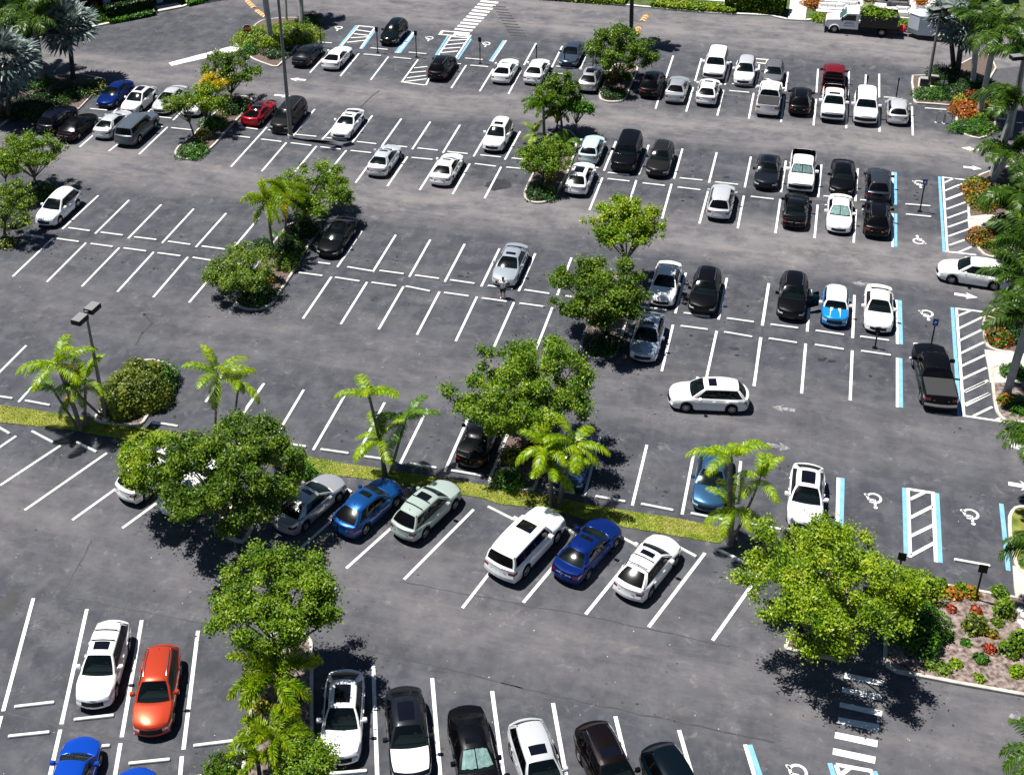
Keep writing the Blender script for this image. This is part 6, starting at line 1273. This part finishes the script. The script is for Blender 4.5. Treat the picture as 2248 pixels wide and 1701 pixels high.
for k in range(7): x = rear0+.2+k*(rear1-rear0-.4)/6; mb.box(x-.04, x+.04, -1.22, -1.181, .95, 2.12); mb.box(x-.04, x+.04, 1.181, 1.22, .95, 2.12)
mb.build('dump_body', mat('black steel body', (.008, .008, .009), .45), TRK)
bxp('tool_box', DKTRIM, (rear1-.9, rear1-.2, -1.1, -.6, .5, .9))
LX = (rear0+rear1)/2; rgx = np.random.default_rng(5)
me = quads_mesh('load', cloud([(LX+x, y, 2.0+z, .7, .35) for x, y, z in ((-1.2, 0, -.15), (-.6, .4, -.1), (0, -.3, 0), (.6, .2, .15), (1.0, -.3, .25), (1.2, .4, .1), (.3, .5, .1))], 3200, .16, rgx), LG['oaklight'])
ld = thing('branch_load', 'heap of cut green branches and soil in the black dump body', 'branches', ctr, math.atan2(d_.y, d_.x)); f = link(bpy.data.objects.new('leaves', me)); f.parent = ld
mb = MB()
for k in range(26): x, y = LX+rgx.uniform(-1.5, 1.3), rgx.uniform(-.8, .8); aa = rgx.uniform(0, 6.3); mb.tube([(x, y, 2.0), (x+.6*cos(aa), y+.4*sin(aa), 2.0+rgx.uniform(.1, .45))], .03, 4)
mb.box(rear0+.2, rear1-.3, -1.0, 1.0, 1.05, 1.9); mb.build('soil_and_twigs', mat('twiggy soil', (.14, .08, .04), .9, vary=.5, vscale=8), ld)
def truckwheels(parent, xs_, yv, r, W_=.26):
    for x in xs_:
        for s in (1, -1):
            wr = add_part('wheel', TYREM, parent, None, (x, s*yv, r)); wr.scale = (r, s*W_/.22, r); add_part('rim', RIMM, wr)
truckwheels(TRK, (h-.95, -h+1.35), .85, .42)
mb = MB()
for x in (h-.95,):
    for s in (1, -1):
        mb.tube([(x+.5*cos(t*pi/8), s*.95, .42+.5*sin(t*pi/8)) for t in range(9)], .05, 5)
mb.build('wheel_arch', WP, TRK)
a2, b2 = T(3, 0, 1262, 318), T(3, 0, 1620, 346); d2 = (a2-b2).normalized(); n2 = Vector((-d2.y, d2.x, 0)); s2 = 1 if n2.y > 0 else -1; LR = 5.2; c2 = a2-d2*LR/2+n2*s2*1.0
TR = thing('enclosed_trailer', 'pale grey enclosed trailer with a V nose behind the dump truck', 'trailer', c2, math.atan2(d2.y, d2.x)); hl = LR/2
mb = MB(); pl = [(-hl, -1.02), (hl-.9, -1.02), (hl, -.25), (hl, .25), (hl-.9, 1.02), (-hl, 1.02)]
for i in range(6): p, q_ = pl[i-1], pl[i]; mb.face([(*p, .5), (*q_, .5), (*q_, 2.45), (*p, 2.45)])
mb.face([(x, y, .5) for x, y in pl][::-1]); mb.build('box_body', mat('trailer skin', (.50, .54, .60), .35), TR, sharp=20)
mb = MB(); mb.face([(x*1.003, y*1.01, 2.455) for x, y in pl]); 
for i in range(6): p, q_ = pl[i-1], pl[i]; mb.tube([(*p, 2.45), (*q_, 2.45)], .04, 5)
mb.build('roof', mat('trailer roof', (.58, .68, .76), .4), TR, sharp=20)
mb = MB(); pl3 = [(hl-.9, -1.03), (hl+.005, -.25), (hl+.005, .25), (hl-.9, 1.03)]
for p, q_ in zip(pl3, pl3[1:]): mb.face([(*p, .5), (*q_, .5), (*q_, .95), (*p, .95)])
mb.build('stone_guard', mat('chequer plate', (.25, .27, .29), .4, metal=.5), TR, sharp=0)
mb = MB(); mb.tube([(hl-.9, -.6, .45), (hl+1.15, 0, .45)], .05, 6); mb.tube([(hl-.9, .6, .45), (hl+1.15, 0, .45)], .05, 6); mb.tube([(hl+.8, 0, .0), (hl+.8, 0, .7)], .035, 6); mb.build('tongue', BMETAL, TR)
truckwheels(TR, (-.3,), .98, .34); mb = MB(); mb.tube([(-.3+.45*cos(t*pi/8), s*1.05, .34+.42*sin(t*pi/8)) for s in (1,) for t in range(9)], .05, 5); mb.tube([(-.3+.45*cos(t*pi/8), -1.05, .34+.42*sin(t*pi/8)) for t in range(9)], .05, 5); mb.build('mudguard', DKTRIM, TR)
RC = thing('red_cover', 'crumpled bright red cover on the tongue of the grey trailer', 'cover', c2+d2*(hl+.45), math.atan2(d2.y, d2.x)); mb = MB(); rr_ = random.Random(4)
for i in range(10):
    for j in range(4):
        def g(i, j): a = 2*pi*(i % 10)/10; t = j/4*pi/2; k = 1+.18*sin(3*a+1)*cos(t); return (.34*k*cos(a)*cos(t), .42*k*sin(a)*cos(t), .5+.6*sin(t)*(1+.1*sin(5*a)))
        mb.face([g(i, j), g(i+1, j), g(i+1, j+1), g(i, j+1)])
mb.build('fabric', mat('red fabric', (.65, .02, .03), .6), RC, sharp=30)

# ------------------------------------------------------------------ buildings and terrace at the top edge
DG = mat('dark glazing', (.012, .014, .02), .1); COLM = mat('pale blue render', (.45, .55, .60), .7); WALLD = mat('dark facade', (.02, .02, .024), .6); STU = mat('white stucco', (.74, .74, .72), .7)
def facade(label, p0, p1, back, hgt, cols, colw=.7):
    A, B_ = N(*p0, 0), N(*p1, 0); d = (B_-A); L = d.length; d.normalize(); o = thing('building', label, 'building', A, math.atan2(d.y, d.x))
    bxp('wall', WALLD, (-2, L+2, back, back+12, 0, hgt), parent=o, bev=0)
    mb = MB(); mb.box(-2.3, L+2.3, back-.9, back+12.3, hgt, hgt+.5); mb.build('roof', STU, o)
    n = max(2, int(L/3))
    for k in range(n): x = .5+k*(L-1)/n; bxp('window', DG, (x+.25, x+(L-1)/n-.25, back-.05, back+.02, .5, hgt-.5), parent=o, bev=0)
    for x in cols: bxp('column', COLM, (x*L-colw/2, x*L+colw/2, back-.95, back-.25, 0, hgt-.01), parent=o, bev=.03)
    return o
facade('dark building with pale blue columns behind the clipped hedge', (150, 62), (420, 8), 2.6, 6.5, (.36, .78))
facade('dark glazed building behind the terrace furniture', (1935, 5), (2130, 22), 3.2, 6.0, (.18,), .8)
facade('dark building end hidden behind the palms in the top left corner', (-60, 110), (120, 60), 4.2, 6.0, (.5,))
def sofa(label, p, ang, w, cushions, m_, z=.14, depth=.85):
    B = N(p[0], p[1], z); o = thing('outdoor_sofa', label, 'sofa', B, ang, 'terrace sofas'); F = mat('sofa frame', (.5, .5, .5), .6) if False else m_
    bxp('base', F, (-w/2, w/2, -depth/2, depth/2, .08, .30), parent=o, bev=.03)
    bxp('backrest', F, (-w/2, w/2, depth/2-.16, depth/2, .31, .82), parent=o, bev=.04)
    for s in (-1, 1): bxp('armrest', F, (s*(w/2-.07)-.07, s*(w/2-.07)+.07, -depth/2, depth/2-.17, .31, .58), parent=o, bev=.03)
    k = max(1, round((w-.3)/cushions)); cw = (w-.3)/k
    for i in range(k): x = -w/2+.15+i*cw; bxp('cushion', m_, (x+.01, x+cw-.01, -depth/2+.02, depth/2-.18, .31, .46), parent=o, bev=.05); bxp('back_cushion', m_, (x+.02, x+cw-.02, depth/2-.33, depth/2-.17, .47, .80), parent=o, bev=.06)
    return o
WC = mat('white outdoor fabric', (.78, .78, .77), .8); GC = mat('grey outdoor fabric', (.10, .10, .11), .8)
sofa('white three seat terrace sofa nearest the garden path', (1825, 26), aV+.05, 2.6, .75, WC); sofa('white terrace sofa behind the three seat one', (1818, 8), aV+.05, 2.4, .75, WC)
sofa('white two seat terrace sofa left of the truck cab', (1864, 22), aV, 1.6, .7, WC); sofa('white terrace sofa farthest back by the truck cab', (1866, 6), aV, 1.6, .7, WC)
sofa('white armchair between the dump truck and the trailer', (1980, 34), aV, 1.3, 1.0, WC); sofa('dark grey terrace sofa left of the planter, in shade', (1928, 10), aV, 2.2, .7, GC); sofa('dark grey three seat sofa in the shaded terrace', (1966, 12), aV, 2.6, .75, GC)
def bench_table(label, p, w, d, h_, m_): B = N(p[0], p[1], .14); o = thing('low_table', label, 'table', B, aV); bxp('table_top', m_, (-w/2, w/2, -d/2, d/2, h_-.06, h_), parent=o, bev=.02); [bxp('leg', m_, (sx*(w/2-.1)-.04, sx*(w/2-.1)+.04, sy*(d/2-.1)-.04, sy*(d/2-.1)+.04, 0, h_-.061), parent=o, bev=0) for sx in (-1, 1) for sy in (-1, 1)]; return o
bench_table('long white low bench at the front of the terrace', (1838, 33), 4.2, .6, .35, WC); bench_table('white table on the shaded terrace', (1930, 20), 1.3, .8, .5, WC); bench_table('white low table between the terrace sofas', (1848, 14), .8, .8, .35, WC)
bench_table('white low wall bench behind the yellow green planting, left', (1490, 4), 5.0, .7, .5, WC); bench_table('white low wall bench behind the yellow green planting, right', (1552, 8), 4.0, .7, .5, WC)
def planter(label, p, pal): 
    B = N(p[0], p[1], .14); o = thing('planter', label, 'planter', B, aV); mb = MB(); mb.tube([(0, 0, 0), (0, 0, .55)], [.35, .5], 12); mb.build('pot', STU, o); 
    me = quads_mesh('plant', cloud([(0, 0, .85, .65, .45)], 500, .11, np.random.default_rng(8)), LG[pal]); f = link(bpy.data.objects.new('plant', me)); f.parent = o
planter('white planter with red green plant behind the dump body', (1904, 14), 'mixed'); planter('white planter with orange flowers above the trailer', (2020, 20), 'orange')
# white stones beside the right edge
for k, (x, y, r) in enumerate(((2240, 1338, .20), (2247, 1350, .18), (2242, 1366, .20), (2249, 1378, .16))):
    o = MB(); rr_ = random.Random(k)
    for i in range(8):
        for j in range(4):
            def g(i, j): a = 2*pi*(i % 8)/8; t = j/4*pi/2; kk = 1+.15*sin(2*a+k); return (r*kk*cos(a)*cos(t), r*kk*sin(a)*cos(t), r*.7*sin(t))
            o.face([g(i, j), g(i+1, j), g(i+1, j+1), g(i, j+1)])
    ob = o.build('boulder', STU, sharp=30); B = N(x, y, .1); ob.location = B; ob.rotation_euler = (0, 0, k); tag(ob, ('topmost', 'upper right', 'middle', 'lowest')[k]+' white boulder at the right edge of the gravel bed', 'boulder', 'white boulders')
o = MB(); o.box(-.12, .12, -.12, .12, 0, .9, bev=.03); ob = o.build('bollard_light', BMETAL); ob.location = N(333, 22, .05); tag(ob, 'dark garden bollard light at the end of the clipped hedge', 'bollard')

# ------------------------------------------------------------------ the person standing in front of the silver saloon
SKIN = mat('skin', (.45, .27, .19), .6); SHIRT = mat('white shirt', (.80, .76, .75), .8, vary=.08, vscale=12); SHORT = mat('black shorts', (.012, .012, .014), .8); SHOE = mat('white trainers', (.75, .75, .75), .6); HAIR = mat('dark hair', (.02, .014, .01), .7)
def skin_mesh(name, verts, edges, radii, m, parent, root=0, sub=1):
    me = bpy.data.meshes.new(name); me.from_pydata(verts, edges, []); o = link(bpy.data.objects.new(name, me)); md = o.modifiers.new('skin', 'SKIN'); md.use_smooth_shade = True
    for i, r in enumerate(radii): sv = me.skin_vertices[0].data[i]; sv.radius = r if isinstance(r, tuple) else (r, r); sv.use_root = (i == root)
    s = o.modifiers.new('sub', 'SUBSURF'); s.levels = sub; s.render_levels = sub; me.materials.append(m); o.parent = parent; return o
PB = T(1, 1, 2042, 864); PER = thing('person', 'person in a white top and black shorts with both hands raised to the head', 'person', PB, aV+.15)
PER.scale = (.95, .95, .95)
V_ = [(0, 0, .88), (0, .01, 1.05), (0, 0, 1.25), (0, .0, 1.38), (0, .0, 1.45), (0, -.01, 1.56), (0, -.01, 1.66)]
E_ = [(0, 1), (1, 2), (2, 3), (3, 4), (4, 5), (5, 6)]; Rr = [.13, .115, .14, .10, .05, .085, .075]
for s in (-1, 1):
    i0 = len(V_); V_ += [(s*.17, 0, 1.36), (s*.40, -.06, 1.36), (s*.24, -.20, 1.50), (s*.17, -.20, 1.56)]; E_ += [(3, i0), (i0, i0+1), (i0+1, i0+2), (i0+2, i0+3)]; Rr += [.055, .042, .032, .03]
    i1 = len(V_); V_ += [(s*.10, 0, .84), (s*.12, -.02, .47), (s*.13, .02, .09), (s*.14, -.10, .05)]; E_ += [(0, i1), (i1, i1+1), (i1+1, i1+2), (i1+2, i1+3)]; Rr += [.095, .06, .04, .035]
skin_mesh('body', V_, E_, Rr, SKIN, PER, sub=2)
V_ = [(0, 0, .90), (0, .0, 1.1), (0, 0, 1.25), (0, .0, 1.37)]; E_ = [(0, 1), (1, 2), (2, 3)]; Rr = [(.22, .20), (.21, .19), (.23, .20), (.19, .16)]
for s in (-1, 1): i0 = len(V_); V_ += [(s*.18, 0, 1.36), (s*.33, -.045, 1.36)]; E_ += [(3, i0), (i0, i0+1)]; Rr += [.12, .105]
skin_mesh('shirt', V_, E_, Rr, SHIRT, PER, sub=2)
V_ = [(0, 0, .92)]; E_ = []; Rr = [(.20, .17)]
for s in (-1, 1): i0 = len(V_); V_ += [(s*.10, 0, .80), (s*.12, -.01, .50)]; E_ += [(0, i0), (i0, i0+1)]; Rr += [.125, .11]
skin_mesh('shorts', V_, E_, Rr, SHORT, PER, sub=2)
for s in (-1, 1): skin_mesh('shoe', [(s*.135, .06, .05), (s*.14, -.06, .045), (s*.145, -.17, .035)], [(0, 1), (1, 2)], [.05, .05, .04], SHOE, PER, sub=2)
skin_mesh('hair', [(0, .015, 1.66), (0, .02, 1.73), (0, .03, 1.58)], [(0, 1), (0, 2)], [.098, .07, .07], HAIR, PER, sub=2)
for s in (-1, 1):
    hv = [(s*.17, -.20, 1.56), (s*.14, -.185, 1.61)]; he = [(0, 1)]; hr = [.026, .03]
    for k in range(5): i0 = len(hv); fx = s*(.14-.008*k+.012); hv += [(s*(.155-.016*k), -.185+.004*k, 1.655-(.03 if k == 4 else 0)), (s*(.12-.016*k), -.165, 1.69-(.035 if k == 4 else .004*abs(k-1)))]; he += [(1, i0), (i0, i0+1)]; hr += [.0095, .0085]
    skin_mesh('hand', hv, he, hr, SKIN, PER, root=1, sub=1)
mb = MB()
for s in (-1, 1): mb.tube([(s*.03, -.095, 1.655), (s*.03, -.10, 1.655)], .012, 6)
mb.box(-.025, .025, -.097, -.09, 1.598, 1.606); mb.build('eyes_and_mouth', HAIR, PER); mb = MB(); mb.box(-.012, .012, -.115, -.085, 1.62, 1.65, top=.5); mb.build('nose', SKIN, PER)
